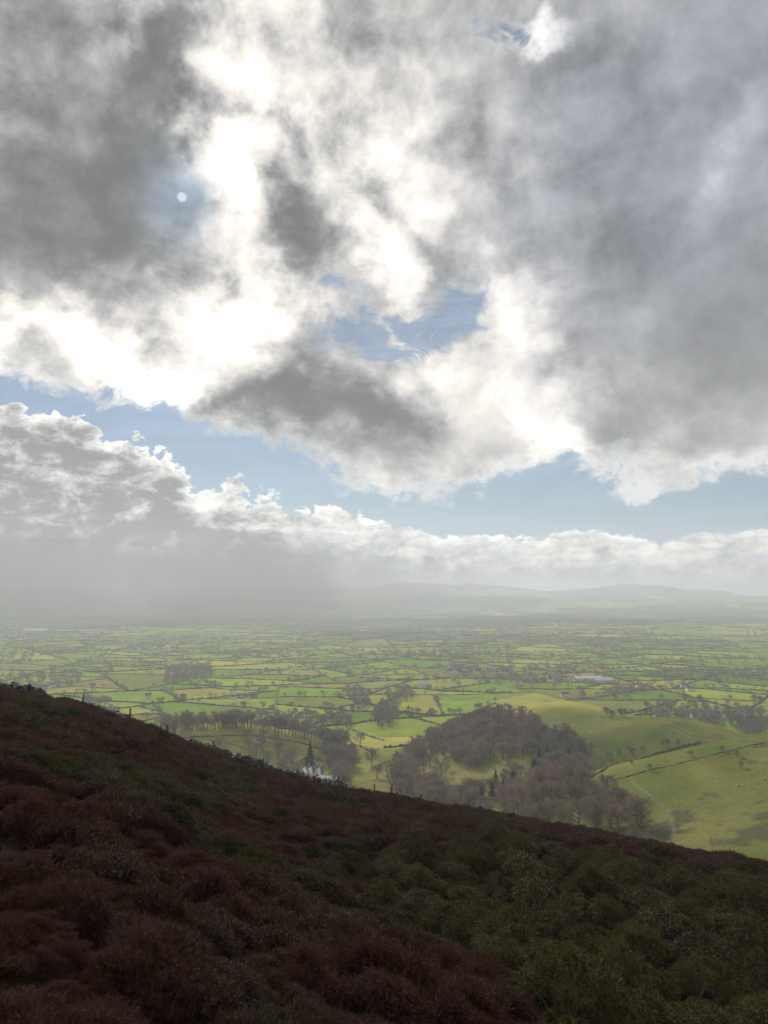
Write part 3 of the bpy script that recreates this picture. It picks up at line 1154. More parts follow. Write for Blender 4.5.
def plant_one(i, k):
    x, y, z, h, kind, reg = T[i]
    w = trng.uniform(.85, 1.2)
    if kind == 'con':
        e = link('conifer_tree', None, loc=(x, y, z), rz=trng.uniform(0, 6), sc=(h * w, h * w, h))
        a, b = M_C0[k % 3]
        link('trunk', a, e)
        link('crown', b, e)
        if reg == 'tall conifer':
            e.scale = (h * .9, h * .9, h)
            tag(e, 'tall narrow dark conifer towering just above the white gabled house', 'conifer')
        else:
            tag(e, 'dark green conifer among the bare trees of the valley wood', 'conifer', 'conifers in the valley wood')
        return
    if reg == 'big bare':
        e = link('bare_tree', None, loc=(x, y, z), sc=h)
        a, b = big_bare()
        link('trunk', a, e)
        link('crown', b, e)
        tag(e, 'biggest bare tree, with open forked limbs, by the bright grass strip at the wood edge', 'tree')
        return
    e = None
    if y < 1000:
        e = link('bare_tree', None, loc=(x, y, z), rz=trng.uniform(0, 6), sc=(h * w, h * w, h))
        a, b = (M_T0R if kind == 'red' else M_T0)[k % 6]
        link('trunk', a, e)
        link('crown', b, e)
    else:
        e = link('bare_tree', ONE1[k % 5], loc=(x, y, z), rz=trng.uniform(0, 6), sc=(h * w, h * w, h))
    lb, gr = LAB[reg]
    tag(e, lb, 'tree', gr)


def big_bare():
    g, v, f = bare_tree(999, 420, .13, .004, 9, 1.0)
    g2 = Geo()
    tube(g2, [(0, 0, -.03), (.0, 0, .16), (-.02, 0, .22)], [.028, .022, .018], 7)
    rr = np.random.default_rng(4)
    tw = []

    def grow(p, d, ln, r, dep):
        q = p + d * ln
        tube(g2, [p, (p + q) / 2 + rr.normal(size=3) * ln * .05, q], [r, r * .8, r * .55], 5)
        if dep == 0:
            tw.append((q, d))
            return
        for _ in range(rr.integers(2, 4)):
            nd = d + rr.normal(size=3) * np.array([.42, .42, .25]) + np.array([0, 0, .12])
            nd /= np.linalg.norm(nd)
            grow(q, nd, ln * rr.uniform(.6, .85), r * .55, dep - 1)
    grow(np.array([0, 0, .2]), np.array([-.35, 0, .9]), .24, .015, 4)
    grow(np.array([0, 0, .18]), np.array([.4, .1, .88]), .26, .016, 4)
    grow(np.array([0, 0, .2]), np.array([.02, .3, .95]), .2, .012, 4)
    P = np.concatenate([np.tile(t[0], (26, 1)) for t in tw])
    D = np.concatenate([np.tile(t[1], (26, 1)) for t in tw]) + rr.normal(size=P.shape) * .6
    D /= np.linalg.norm(D, axis=1, keepdims=True)
    v, f = slivers(P, D, .05, .0032, rr)
    tv, tf = g2.arrays()
    return mesh_from('big_trunk', tv, tf, BARK, True), mesh_from('big_crown', v, f, TWIG)


for k, i in enumerate(bare[:296]):
    plant_one(i, k)
for k, i in enumerate(con[:120]):
    plant_one(i, k)
rest = bare[296:] + con[120:]
# everything further and smaller: two masses
L1 = [geo_np(*l) for l in LOD1]
L2 = [geo_np(*l) for l in LOD2]
C1 = [geo_np(*l) for l in CON1]


def mass(name, ids, lods, mats, label):
    V, F, M, n = [], [], [], 0
    for i in ids:
        x, y, z, h, kind, reg = T[i]
        v, f, mi = (C1[i % 2] if kind == 'con' else lods[i % len(lods)])
        a = trng.uniform(0, 6.28)
        c, s = math.cos(a), math.sin(a)
        w = h * trng.uniform(.9, 1.3)
        V.append(np.stack([(v[:, 0] * c - v[:, 1] * s) * w + x, (v[:, 0] * s + v[:, 1] * c) * w + y, v[:, 2] * h + z], 1))
        F.append(f + n)
        M.append(np.where(mi == 1, 2 if kind == 'con' else (3 if kind == 'red' else 1), 0))
        n += len(v)
    if not V:
        return
    o = link(name, mesh_from(name, np.concatenate(V), np.concatenate(F), mats, mi=np.concatenate(M)))
    tag(o, label, 'trees', kind='stuff')


mats = [BARK, TWIG, CONIF, TWIG_RED]
near = [i for i in rest if T[i][1] < 1300]
far_ = [i for i in rest if T[i][1] >= 1300]
mass('valley_woodland', near, L1, mats, 'brown bare woodland filling the valley and the near edge of the plain')
mass('plain_woodland', far_, L2, mats, 'grey brown woods and hedgerow trees dotted over the far plain')
print('TREES', len(T), 'vis', int(v1.sum()), 'con', len(con), 'hedges', len(hd), 'near', len(near), 'far', len(far_))
# ------------------------------------------------------------------ the heather hillside
def duo_mat(name, cols, scale, var=.35, transl=.2, fine=9.0):
    """plants whose colour drifts between cols[0], cols[1], cols[2] from place to place"""
    m, nt, bs = new_mat(name)
    X.nt = nt
    oi = nt.nodes.new('ShaderNodeObjectInfo')
    sep = nt.nodes.new('ShaderNodeVectorMath')
    sep.operation = 'ADD'
    nt.links.new(oi.outputs['Location'], sep.inputs[0])
    sep.inputs[1].default_value = (0, 0, 0)
    n = noise(sep.outputs[0], scale, 3, 0.6)
    g = nt.nodes.new('ShaderNodeNewGeometry')
    n2 = noise(g.outputs['Position'], fine, 2, 0.6)
    rnd = X(oi.outputs['Random'])
    isl = X(g.outputs['Random Per Island'])
    c = mixc((n + (rnd - .5) * .22).sstep(.40, .62), cols[0], cols[1])
    c = mixc((isl + (n - .5)).sstep(.80, 1.05), c, cols[2])
    c = mulc(c, (n2 - .5) * 2 * var + (rnd - .5) * var * 1.3 + (isl - .5) * .7 + 1.0)
    nt.links.new(c, bs.inputs['Base Color'])
    bs.inputs['Roughness'].default_value = .9
    bs.inputs['Specular IOR Level'].default_value = .08
    if transl:
        tr = nt.nodes.new('ShaderNodeBsdfTranslucent')
        nt.links.new(c, tr.inputs['Color'])
        mx = nt.nodes.new('ShaderNodeMixShader')
        mx.inputs[0].default_value = transl
        nt.links.new(bs.outputs[0], mx.inputs[1])
        nt.links.new(tr.outputs[0], mx.inputs[2])
        nt.links.new(mx.outputs[0], nt.nodes['Material Output'].inputs['Surface'])
    return m


HEATH = duo_mat('heather sprigs', [(.078, .036, .026), (.056, .036, .026), (.120, .088, .060)], .22)
HEATH_G = duo_mat('bilberry sprigs', [(.055, .056, .022), (.055, .042, .026), (.095, .080, .042)], .3)
GORSE = duo_mat('gorse spines', [(.080, .076, .028), (.052, .055, .028), (.165, .140, .065)], .35)
GREY = duo_mat('dead heather', [(.075, .062, .050), (.060, .050, .042), (.12, .105, .085)], .5)


def sprig_clump(seed, n, r, h, ln, wd, up=.8, stems=40):
    """dome of upright sprigs: every sprig a stem with little leafy side shoots"""
    rr = np.random.default_rng(seed)
    a = rr.uniform(0, 6.283, n)
    q = rr.random(n) ** .55
    lump = 1 + .3 * np.sin(a * 3 + seed) + rr.normal(size=n) * .12
    P = np.stack([np.cos(a) * q * r * lump, np.sin(a) * q * r * lump, h * (1 - q ** 2.2) * .75 * rr.uniform(.6, 1.1, n)], 1)
    D = np.stack([np.cos(a) * q * .7, np.sin(a) * q * .7, np.full(n, up)], 1) + rr.normal(size=(n, 3)) * .28
    D /= np.linalg.norm(D, axis=1, keepdims=True)
    L = ln * rr.uniform(.6, 1.4, n)
    v, f = slivers(P, D, L, wd * .7, rr)
    V, F = [v], [f]
    nn = len(v)
    for k in range(4):
        t = (.3 + .18 * k)
        Q = P + D * (L * t)[:, None]
        E = D * .8 + rr.normal(size=(n, 3)) * .6
        E /= np.linalg.norm(E, axis=1, keepdims=True)
        v, f = slivers(Q, E, L * .42, wd, rr)
        V.append(v)
        F.append(f + nn)
        nn += len(v)
    return np.concatenate(V), np.concatenate(F)


def source_collection(name, meshes):
    c = bpy.data.collections.new(name)
    for i, me in enumerate(meshes):
        c.objects.link(bpy.data.objects.new(name + '_clump', me))
    return c


def scatter_stuff(name, pts, scl, idx, coll, label, cat, tilt=None):
    """one object whose vertices carry clumps (geometry nodes)"""
    me = bpy.data.meshes.new(name)
    me.from_pydata([tuple(p) for p in pts], [], [])
    n = len(pts)
    a = me.attributes.new('size', 'FLOAT_VECTOR', 'POINT')
    a.data.foreach_set('vector', np.asarray(scl, np.float32).ravel())
    a = me.attributes.new('which', 'INT', 'POINT')
    a.data.foreach_set('value', np.asarray(idx, np.int32))
    rr = np.random.default_rng(n)
    rot = np.stack([rr.normal(size=n) * .12, rr.normal(size=n) * .12, rr.uniform(0, 6.283, n)], 1)
    a = me.attributes.new('turn', 'FLOAT_VECTOR', 'POINT')
    a.data.foreach_set('vector', rot.astype(np.float32).ravel())
    o = link(name, me)
    ng = bpy.data.node_groups.new(name, 'GeometryNodeTree')
    ng.interface.new_socket('Geometry', in_out='INPUT', socket_type='NodeSocketGeometry')
    ng.interface.new_socket('Geometry', in_out='OUTPUT', socket_type='NodeSocketGeometry')
    gi, go = ng.nodes.new('NodeGroupInput'), ng.nodes.new('NodeGroupOutput')
    ip = ng.nodes.new('GeometryNodeInstanceOnPoints')
    ci = ng.nodes.new('GeometryNodeCollectionInfo')
    ci.inputs['Collection'].default_value = coll
    ci.inputs['Separate Children'].default_value = True
    ci.inputs['Reset Children'].default_value = True

    def attr(nm, t):
        n_ = ng.nodes.new('GeometryNodeInputNamedAttribute')
        n_.data_type = t
        n_.inputs['Name'].default_value = nm
        return n_.outputs['Attribute']
    ng.links.new(gi.outputs[0], ip.inputs['Points'])
    ng.links.new(ci.outputs[0], ip.inputs['Instance'])
    ip.inputs['Pick Instance'].default_value = True
    ng.links.new(attr('which', 'INT'), ip.inputs['Instance Index'])
    e2r = ng.nodes.new('FunctionNodeEulerToRotation')
    ng.links.new(attr('turn', 'FLOAT_VECTOR'), e2r.inputs[0])
    ng.links.new(e2r.outputs[0], ip.inputs['Rotation'])
    ng.links.new(attr('size', 'FLOAT_VECTOR'), ip.inputs['Scale'])
    ng.links.new(ip.outputs[0], go.inputs[0])
    md = o.modifiers.new('scatter', 'NODES')
    md.node_group = ng
    tag(o, label, cat, kind='stuff')
    return o


def wedge(r0, r1, sp, seed, half=46):
    rr = np.random.default_rng(seed)
    m = r1 * 1.02
    X_, Y_ = np.meshgrid(np.arange(-m, m, sp), np.arange(-2, m, sp))
    x = (X_ + rr.uniform(-.5, .5, X_.shape) * sp).ravel()
    y = (Y_ + rr.uniform(-.5, .5, X_.shape) * sp).ravel()
    r = np.hypot(x, y)
    k = (r >= r0) & (r < r1) & (np.abs(np.degrees(np.arctan2(x, y))) < half)
    return x[k], y[k]


# ---- crest line helpers
def crest(px):
    d = (px - 384) / FPX
    ys = np.linspace(62, 150, 400)
    xs = ys * d
    for _ in range(3):
        z = H(xs, ys)
        X_, Y_ = proj(xs, ys, z)
        xs = xs + (px - X_) / FPX * ys
    z = H(xs, ys)
    k = int(np.argmin(proj(xs, ys, z)[1]))
    return np.array([xs[k], ys[k], z[k]])


# ---- dry stone walls
def stone_mat():
    m, nt, bs = new_mat('field stone')
    X.nt = nt
    g = nt.nodes.new('ShaderNodeNewGeometry')
    isl = X(g.outputs['Random Per Island'])
    n = noise(g.outputs['Position'], 5.0, 5, .65)
    c = mixc((n + (isl - .5) * .3).sstep(.4, .65), (.07, .068, .062), (.17, .165, .145))
    c = mulc(c, (isl - .5) * .9 + 1.0)
    nt.links.new(c, bs.inputs['Base Color'])
    bs.inputs['Roughness'].default_value = .92
    return m


STONE = stone_mat()
ROCK_V = np.array([(-1, -1, -1), (1, -1, -1), (1, 1, -1), (-1, 1, -1), (-1, -1, 1), (1, -1, 1), (1, 1, 1), (-1, 1, 1)], float)


def rocks(centres, size, seed):
    """irregular chipped stones as 24-corner blocks"""
    rr = np.random.default_rng(seed)
    V, F, n = [], [], 0
    for c in centres:
        k = 14
        d = rr.normal(size=(k, 3))
        d /= np.linalg.norm(d, axis=1, keepdims=True)
        sc = size * rr.uniform(.6, 1.3) * np.array([rr.uniform(1, 1.5), rr.uniform(.7, 1.1), rr.uniform(.45, .75)])
        bm = bmesh.new()
        for q in d * (1 + rr.uniform(-.12, .12, (k, 1))):
            bm.verts.new(q)
        bmesh.ops.convex_hull(bm, input=bm.verts)
        a = rr.uniform(0, 6.28)
        ca, sa_ = math.cos(a), math.sin(a)
        idx = {v: i for i, v in enumerate(bm.verts)}
        pv = np.array([v.co[:] for v in bm.verts]) * sc
        pv = np.stack([pv[:, 0] * ca - pv[:, 1] * sa_, pv[:, 0] * sa_ + pv[:, 1] * ca, pv[:, 2]], 1) + c
        V.append(pv)
        F += [tuple(idx[v] + n for v in f.verts) for f in bm.faces]
        n += len(pv)
        bm.free()
    return np.concatenate(V), F





WALL_LINES = []


def wall(name, pxa, pxb, hgt, seed, label, gaps=.1):
    rr = np.random.default_rng(seed)
    P = [crest(p) for p in np.linspace(pxa, pxb, 24)]
    P = [np.array([p[0], p[1] - .5, 0]) for p in P]
    WALL_LINES.append(np.array(P))
    seg = [np.linalg.norm(b - a) for a, b in zip(P[:-1], P[1:])]
    tot = sum(seg)
    cum = np.concatenate([[0], np.cumsum(seg)])
    cs = []
    u = 0
    while u < tot:
        i = min(len(seg) - 1, int(np.searchsorted(cum, u, 'right') - 1))
        p = P[i] + (P[i + 1] - P[i]) * ((u - cum[i]) / seg[i])
        z = H1(p[0], p[1])
        top = hgt * (.6 + .7 * (vnoise(np.array([u * .22]), np.array([seed * 1.0]), 5)[0] + .5))
        h = 0
        while h < top:
            for w in (-.22, .2):
                cs.append((p[0] + rr.normal() * .1, p[1] + w + rr.normal() * .08, z + h + .05 + rr.normal() * .03))
            h += .19
        if rr.random() < .5:
            cs.append((p[0] + rr.normal() * .3, p[1] - .8 - rr.random() * .6, z + .15 + rr.random() * .1))
        u += .36
    v, f = rocks(cs, .23, seed)
    c = v.mean(0)
    o = link(name, mesh_from(name, v - c, f, STONE), loc=tuple(c))
    tag(o, label, 'stone wall', kind='thing')
    print('WALL', len(cs))


wall('dry_stone_wall', -60, 46, 1.55, 1, 'grey dry stone wall on the crest at the left edge of the heather slope')
wall('dry_stone_wall', 98, 128, .9, 2, 'short low heap of fallen wall stones on the crest between two fence posts')
wall('dry_stone_wall', 192, 346, 1.3, 3, 'long tumbled dry stone wall along the crest in front of the white gabled house')

GORSE_POLY = [(366, 900), (385, 872), (430, 852), (500, 846), (560, 856), (640, 872), (720, 884), (790, 892), (800, 1060), (560, 1060), (520, 1010), (470, 968), (420, 935)]
GREEN_POLYS = [[(150, 780), (240, 772), (260, 800), (190, 815), (150, 800)], [(80, 760), (130, 752), (150, 790), (120, 815), (80, 790)],
               [(0, 700), (60, 705), (90, 730), (30, 740), (0, 735)], [(290, 850), (370, 850), (360, 890), (310, 890)]]

heath_src = source_collection('heather', [mesh_from('heather_clump', *sprig_clump(600 + i, 560, .30, .24, .10, .0095), HEATH) for i in range(5)] +
                              [mesh_from('bilberry_clump', *sprig_clump(620 + i, 520, .30, .20, .065, .013), HEATH_G) for i in range(3)] +
                              [mesh_from('dead_clump', *sprig_clump(640 + i, 320, .28, .26, .12, .005), GREY) for i in range(2)])
lo_src = source_collection('heather_far', [mesh_from('heather_tuft', *sprig_clump(660 + i, 480, .36, .30, .11, .0145), HEATH) for i in range(5)] +
                           [mesh_from('bilberry_tuft', *sprig_clump(680 + i, 330, .36, .22, .11, .028), HEATH_G) for i in range(3)] +
                           [mesh_from('dead_tuft', *sprig_clump(690 + i, 220, .32, .32, .15, .011), GREY) for i in range(2)])


def plant_heather(name, r0, r1, sp, seed, coll, s0, label):
    x, y = wedge(r0, r1, sp, seed)
    z = H(x, y)
    nbz = near_base(x, y)
    px, py = proj(x, y, z)
    rr = np.random.default_rng(seed + 1)
    n = len(x)
    pn = fbm(x, y, 9, 3, 91) + rr.normal(size=n) * .10
    green = np.zeros(n, bool)
    for P in GREEN_POLYS:
        green |= inpoly(px + rr.normal(size=n) * 9, py + rr.normal(size=n) * 5, P)
    ing = inpoly(px, py, GORSE_POLY)
    green |= (pn > .34) | (ing & (rr.random(n) < .25))
    dead = rr.random(n) < (.03 + .05 * (fbm(x, y, 5, 2, 95) > .15))
    idx = rr.integers(0, 5, n)
    idx[green] = rr.integers(5, 8, green.sum())
    idx[dead] = rr.integers(8, 10, dead.sum())
    s = s0 * rr.uniform(.65, 1.35, n) * np.clip(1 + mound(x, y) * 1.7, .3, 1.6)
    hgt = s * rr.uniform(.75, 1.35, n)
    near_wall = np.clip((np.hypot(x, y)) / 300, 0, 0)
    k = (nbz > z - 2.5)
    for P in WALL_LINES:            # nothing grows over the walls
        dm = np.full(n, 1e9)
        for q in P:
            dm = np.minimum(dm, np.hypot(x - q[0], (y - q[1] + 1.2) * .45))
        k &= ~((dm < 1.5) & (rr.random(n) < .93))
    k &= ~(ing & (rr.random(n) < .7))
    scatter_stuff(name, np.stack([x, y, z - .03], 1)[k], np.stack([s, s, hgt], 1)[k], idx[k], coll, label, 'heather')
    return int(k.sum())


nn1 = plant_heather('heather_near', 1.4, 15, .175, 1, heath_src, .72, 'reddish brown heather and bilberry carpeting the near slope')
nn2 = plant_heather('heather_middle', 15, 46, .30, 2, lo_src, .78, 'dark brown heather over the middle of the near hillside')
nn3 = plant_heather('heather_crest', 46, 150, .62, 3, lo_src, 1.35, 'dark brown heather up to the crest of the near hillside')
print('HEATHER', nn1, nn2, nn3)


# ---- gorse
def gorse_mesh(seed):
    rr = np.random.default_rng(seed)
    g = Geo()
    V, F, n = [], [], 0
    for i in range(20):
        a, q = i * 2.4 + rr.uniform(-.5, .5), (i / 20) ** .55 * rr.uniform(.8, 1.1)
        c = np.array([math.cos(a) * q * .78, math.sin(a) * q * .78, .12 + (1 - q ** 1.8) * .72 * rr.uniform(.75, 1.1)])
        tube(g, [(c[0] * .1, c[1] * .1, -.1), c * .6, c], [.018, .012, .006], 4)
        m = 190
        d = rr.normal(size=(m, 3))
        d[:, 2] += .45
        d /= np.linalg.norm(d, axis=1, keepdims=True)
        P = c + d * rr.uniform(.09, .155, (m, 1)) * rr.uniform(.75, 1.3)
        D = d * 1.2 + np.array([0, 0, .2]) + rr.normal(size=(m, 3)) * .35
        D /= np.linalg.norm(D, axis=1, keepdims=True)
        v, f = slivers(P, D, rr.uniform(.035, .085, m), .024, rr)
        V.append(v)
        F.append(f + n)
        n += len(v)
    tv, tf = g.arrays()
    return mesh_from('gorse_stems', tv, tf, BARK), mesh_from('gorse_foliage', np.concatenate(V), np.concatenate(F), GORSE)


GM = [gorse_mesh(700 + i) for i in range(6)]
gx, gy, gz_ = scatter(GORSE_POLY, 7, 62, 1.65, 71, keep=.86)
gd = np.hypot(gx, gy)
ordr = np.argsort(gd)
cnt = 0
for j in ordr:
    if cnt >= 285:
        break
    s = trng.uniform(.8, 1.75) * (1.0 if gd[j] > 12 else .7)
    e = link('gorse_bush', None, loc=(gx[j], gy[j], gz_[j] - .05), rz=trng.uniform(0, 6), sc=(s * trng.uniform(.7, 1.4), s, s * trng.uniform(.6, 1.2)))
    e.rotation_euler = (trng.uniform(-.2, .2), trng.uniform(-.2, .2), trng.uniform(0, 6))
    a, b = GM[cnt % 6]
    link('stems', a, e)
    link('foliage', b, e)
    tag(e, 'dark green gorse bush in the thicket filling the hollow of the heather slope', 'gorse bush', 'gorse bushes in the hollow')
    cnt += 1
for P, nb in zip(GREEN_POLYS[:2], (13, 9)):
    x, y, z = scatter(P, 20, 100, 2.6, 73)
    for a_, b_, c_ in list(zip(x, y, z))[:nb]:
        s = trng.uniform(.5, .95)
        e = link('gorse_bush', None, loc=(a_, b_, c_ - .1), rz=trng.uniform(0, 6), sc=(s * 1.3, s * 1.2, s * .7))
        a, b = GM[trng.randrange(6)]
        link('stems', a, e)
        link('foliage', b, e)
        tag(e, 'low olive green bush among brown heather below the fence at the left', 'gorse bush', 'low bushes on the left of the slope')
print('GORSE', cnt, len(gx))


# ---- posts and wire
WOOD = leaf_mat('weathered wood', (.085, .075, .062), .3, 0, 20)
WIREM = leaf_mat('wire', (.12, .12, .12), .1, 0, 3)
fence = link('post_and_wire_fence', None)
posts = [(-40, 676, .02, 1.25), (0, 684, -.02, 1.2), (42, 693, .03, 1.15), (83, 706, .16, 1.35), (131, 715, .02, 1.4), (168.6, 727, -.03, 1.25), (213.6, 742, .03, 1.45), (263, 757, .05, 1.2),
         (298, 766, .0, 1.25), (339, 776, -.02, 1.45), (374, 786, .04, 1.1), (391, 792, .0, 1.1), (420, 797, .1, 1.0)]
tops = []
fence.location = tuple(crest(213.6))
f0 = np.array(fence.location)
for px, topy, lean, h in posts:
    c = crest(px)
    c = c + np.array([0, -.6, 0])
    c[2] = H1(c[0], c[1])
    h = h * 1.12 + .35
    g = Geo()
    t = c + np.array([lean * h, 0, h])
    tube(g, [c - np.array([0, 0, .3]), c + (t - c) * .5, t], [.11, .10, .09], 7)
    v, f = g.arrays()
    link('post', mesh_from('post', v - c, f, WOOD), fence, loc=tuple(c - f0))
    tops.append((c, t))
for w, lv in enumerate((.55, .9)):
    g = Geo()
    for (c0, t0), (c1, t1) in zip(tops[:-1], tops[1:]):
        a, b = c0 + (t0 - c0) * lv, c1 + (t1 - c1) * lv
        m = (a + b) / 2 - np.array([0, 0, .08])
        tube(g, [a, m, b], [.006] * 3, 3)
    v, f = g.arrays()
    link('wire', mesh_from('wire', v - f0, f, WIREM), fence)
tag(fence, 'leaning dark wooden posts with wire along the heather crest', 'fence')


# ---- thin bare saplings standing out of the heather
for px, py, hh, lb in ((715, 864, 3.6, 'thin bare sapling sticking up from the heather crest at the right'), (428, 812, .0, '')):
    if hh == 0:
        continue
    q = hit(px, py, 30, 200)
    g = Geo()
    tube(g, [(0, 0, -.1), (-.1, 0, .35 * hh), (-.28, 0, .7 * hh), (-.42, 0, hh)], [.022, .017, .011, .003], 5)
    for t, dx_, L_ in ((.25, .35, .9), (.4, -.3, .8), (.5, .3, .7), (.62, -.25, .6), (.72, .22, .5), (.84, .1, .4)):
        b = np.array([-.42 * t, 0, t * hh])
        tube(g, [b, b + np.array([dx_ * L_, .1, L_ * .5]), b + np.array([dx_ * L_ * 1.3, .1, L_])], [.012, .008, .003], 3)
    v, f = g.arrays()
    o = link('bare_sapling', mesh_from('bare_sapling', v, f, BARK), loc=tuple(q))
    tag(o, lb, 'sapling')

# ---- scrub and walls on the green hillside
SCR = leaf_mat('scrub', (.085, .088, .045), .4, .1, .6)


def shrub_mesh(seed):
    rr = np.random.default_rng(seed)
    d = rr.normal(size=(260, 3))
    d[:, 2] = np.abs(d[:, 2]) + .1
    d /= np.linalg.norm(d, axis=1, keepdims=True)
    P = d * rr.uniform(.2, .8, (260, 1)) * np.array([1, 1, .75])
    D = d + rr.normal(size=(260, 3)) * .4
    D /= np.linalg.norm(D, axis=1, keepdims=True)
    return mesh_from('scrub_bush', *slivers(P, D, .32, .13, rr), SCR)


SM = [shrub_mesh(800 + i) for i in range(4)]
sreg = [([(728, 752), (768, 745), (768, 800), (745, 800), (735, 775)], 34, 'dark scrub bush in the patch near the top of the green hillside', 'scrub at the right'),
        ([(700, 795), (745, 782), (740, 800), (700, 820), (680, 812)], 9, 'small dark scrub bush scattered on the lower green hillside', 'scattered scrub'),
        ([(664, 800), (682, 800), (682, 850), (668, 850)], 5, 'little dark bush beside the track down the green hillside', 'bushes by the track'),
        ([(600, 772), (640, 765), (700, 760), (640, 785)], 8, 'tiny dark bush on the pale upper strip of the green hillside', 'bushes on the upper strip')]
for poly, n, lb, gr in sreg:
    x, y, z = scatter(poly, 280, 620, 3.2, 91)
    cl_ = fbm(x, y, 18, 2, 88) > .02
    x, y, z = x[cl_], y[cl_], z[cl_]
    k = np.random.default_rng(2).permutation(len(x))[:n]
    for i, j in enumerate(k):
        s = trng.uniform(.22, .6)
        o = link('scrub_bush', SM[i % 4], loc=(x[j], y[j], z[j]), rz=trng.uniform(0, 6), sc=(s * 1.3, s, s * .8))
        tag(o, lb, 'bush', gr)
for pts, w, h, lb, cat in (([(588, 779), (602, 772), (640, 759), (668, 751), (700, 743)], 1.2, .75, 'dark hedge bank along the upper edge of the green hillside', 'hedge'),
                           ([(590, 787), (616, 780), (660, 768), (700, 759), (730, 751), (768, 742)], .6, .35, 'thin dark stone wall line crossing the green hillside below the thorn trees', 'field wall'),
                           ([(150, 742), (205, 737), (252, 736), (300, 743), (330, 752)], 1.0, .8, 'dark field boundary under the tree line on the knoll', 'hedge'),
                           ([(222, 742), (250, 750), (280, 760)], .8, .6, 'faint wall line slanting down the slope of the knoll', 'field wall'),
                           ([(346, 740), (362, 748), (376, 754)], 1.6, 1.5, 'pale rubble wall by the lane in the bright valley fields', 'field wall'),
                           ([(346, 728), (366, 735), (384, 741)], 1.6, 1.5, 'upper pale rubble wall above the lane in the bright valley fields', 'field wall'),
                           ([(384, 748), (420, 742), (450, 736)], 2.4, 2.0, 'dark hedge at the top of the glade in the valley wood', 'hedge')):
    Q = [at_px(*p) for p in pts]
    V, F, n = [], [], 0
    for i, (a, b) in enumerate(zip(Q[:-1], Q[1:])):
        v, f, caps, _l = strip((a.x, a.y), (b.x, b.y), 2.2, w, h, 900 + i, .6)
        V.append(v)
        F += [tuple(q_ + n for q_ in ff) for ff in [tuple(r_) for r_ in f] + caps]
        n += len(v)
    V = np.concatenate(V)
    c = V.mean(0)
    nm = 'hedge' if cat == 'hedge' else 'field_wall'
    o = link(nm, mesh_from(nm, V - c, F, STONE if cat == 'field wall' else HEDGE_M), loc=tuple(c))
    tag(o, lb, cat, kind='thing')
# ------------------------------------------------------------------ buildings
def flat_mat(name, col, var=.12, rough=.8, scale=.8):
    m, nt, bs = new_mat(name)
    X.nt = nt
    g = nt.nodes.new('ShaderNodeNewGeometry')
    n = noise(g.outputs['Position'], scale, 4, .6)
    nt.links.new(mulc(tuple(col), (n - .5) * 2 * var + 1.0), bs.inputs['Base Color'])
    bs.inputs['Roughness'].default_value = rough
    return m


WHITE = flat_mat('white render', (.78, .77, .73))
CREAM = flat_mat('pale render', (.62, .58, .50))
STONEW = flat_mat('grey stone wall', (.30, .28, .25), .25)
SLATE = flat_mat('slate', (.10, .105, .12), .25, .5)
PALE = flat_mat('pale roof', (.78, .78, .76), .06, .5)
TIN = flat_mat('pale sheet roof', (.50, .52, .54), .06, .4)
WINM = flat_mat('window glass', (.03, .035, .04), .1, .15)
WPAINT = flat_mat('white woodwork', (.82, .82, .80), .05, .5)
BRICK = flat_mat('brick', (.32, .17, .12), .25)


def box(g, x0, x1, y0, y1, z0, z1):
    g.add([(x0, y0, z0), (x1, y0, z0), (x1, y1, z0), (x0, y1, z0), (x0, y0, z1), (x1, y0, z1), (x1, y1, z1), (x0, y1, z1)],
          [(0, 3, 2, 1), (4, 5, 6, 7), (0, 1, 5, 4), (1, 2, 6, 5), (2, 3, 7, 6), (3, 0, 4, 7)])


def gable_walls(g, L, W, he, hr, ox=0, oy=0, along='x'):
    pts = [(-L / 2, -W / 2, -1), (L / 2, -W / 2, -1), (L / 2, W / 2, -1), (-L / 2, W / 2, -1), (-L / 2, -W / 2, he), (L / 2, -W / 2, he), (L / 2, W / 2, he), (-L / 2, W / 2, he), (-L / 2, 0, hr), (L / 2, 0, hr)]
    if along == 'y':
        pts = [(-b, a, c) for a, b, c in pts]
    g.add([(a + ox, b + oy, c) for a, b, c in pts], [(0, 1, 5, 4), (2, 3, 7, 6), (1, 2, 6, 9, 5), (3, 0, 4, 8, 7), (0, 3, 2, 1)])


def gable_roof(g, L, W, he, hr, ox=0, oy=0, along='x', ov=.4, th=.25):
    sl = (hr - he) / (W / 2)
    for s in (-1, 1):
        pts = [(-L / 2 - ov, s * (W / 2 + ov), he - ov * sl + .05), (L / 2 + ov, s * (W / 2 + ov), he - ov * sl + .05), (L / 2 + ov, 0, hr + .05), (-L / 2 - ov, 0, hr + .05)]
        pts = pts + [(a, b, c + th) for a, b, c in pts]
        if along == 'y':
            pts = [(-b, a, c) for a, b, c in pts]
        g.add([(a + ox, b + oy, c) for a, b, c in pts], [(0, 1, 2, 3), (4, 7, 6, 5), (0, 4, 5, 1), (1, 5, 6, 2), (2, 6, 7, 3), (3, 7, 4, 0)])


def part(nm, g, mat, root):
    v, f = g.arrays()
    return link(nm, mesh_from(nm, v, f, mat), root)


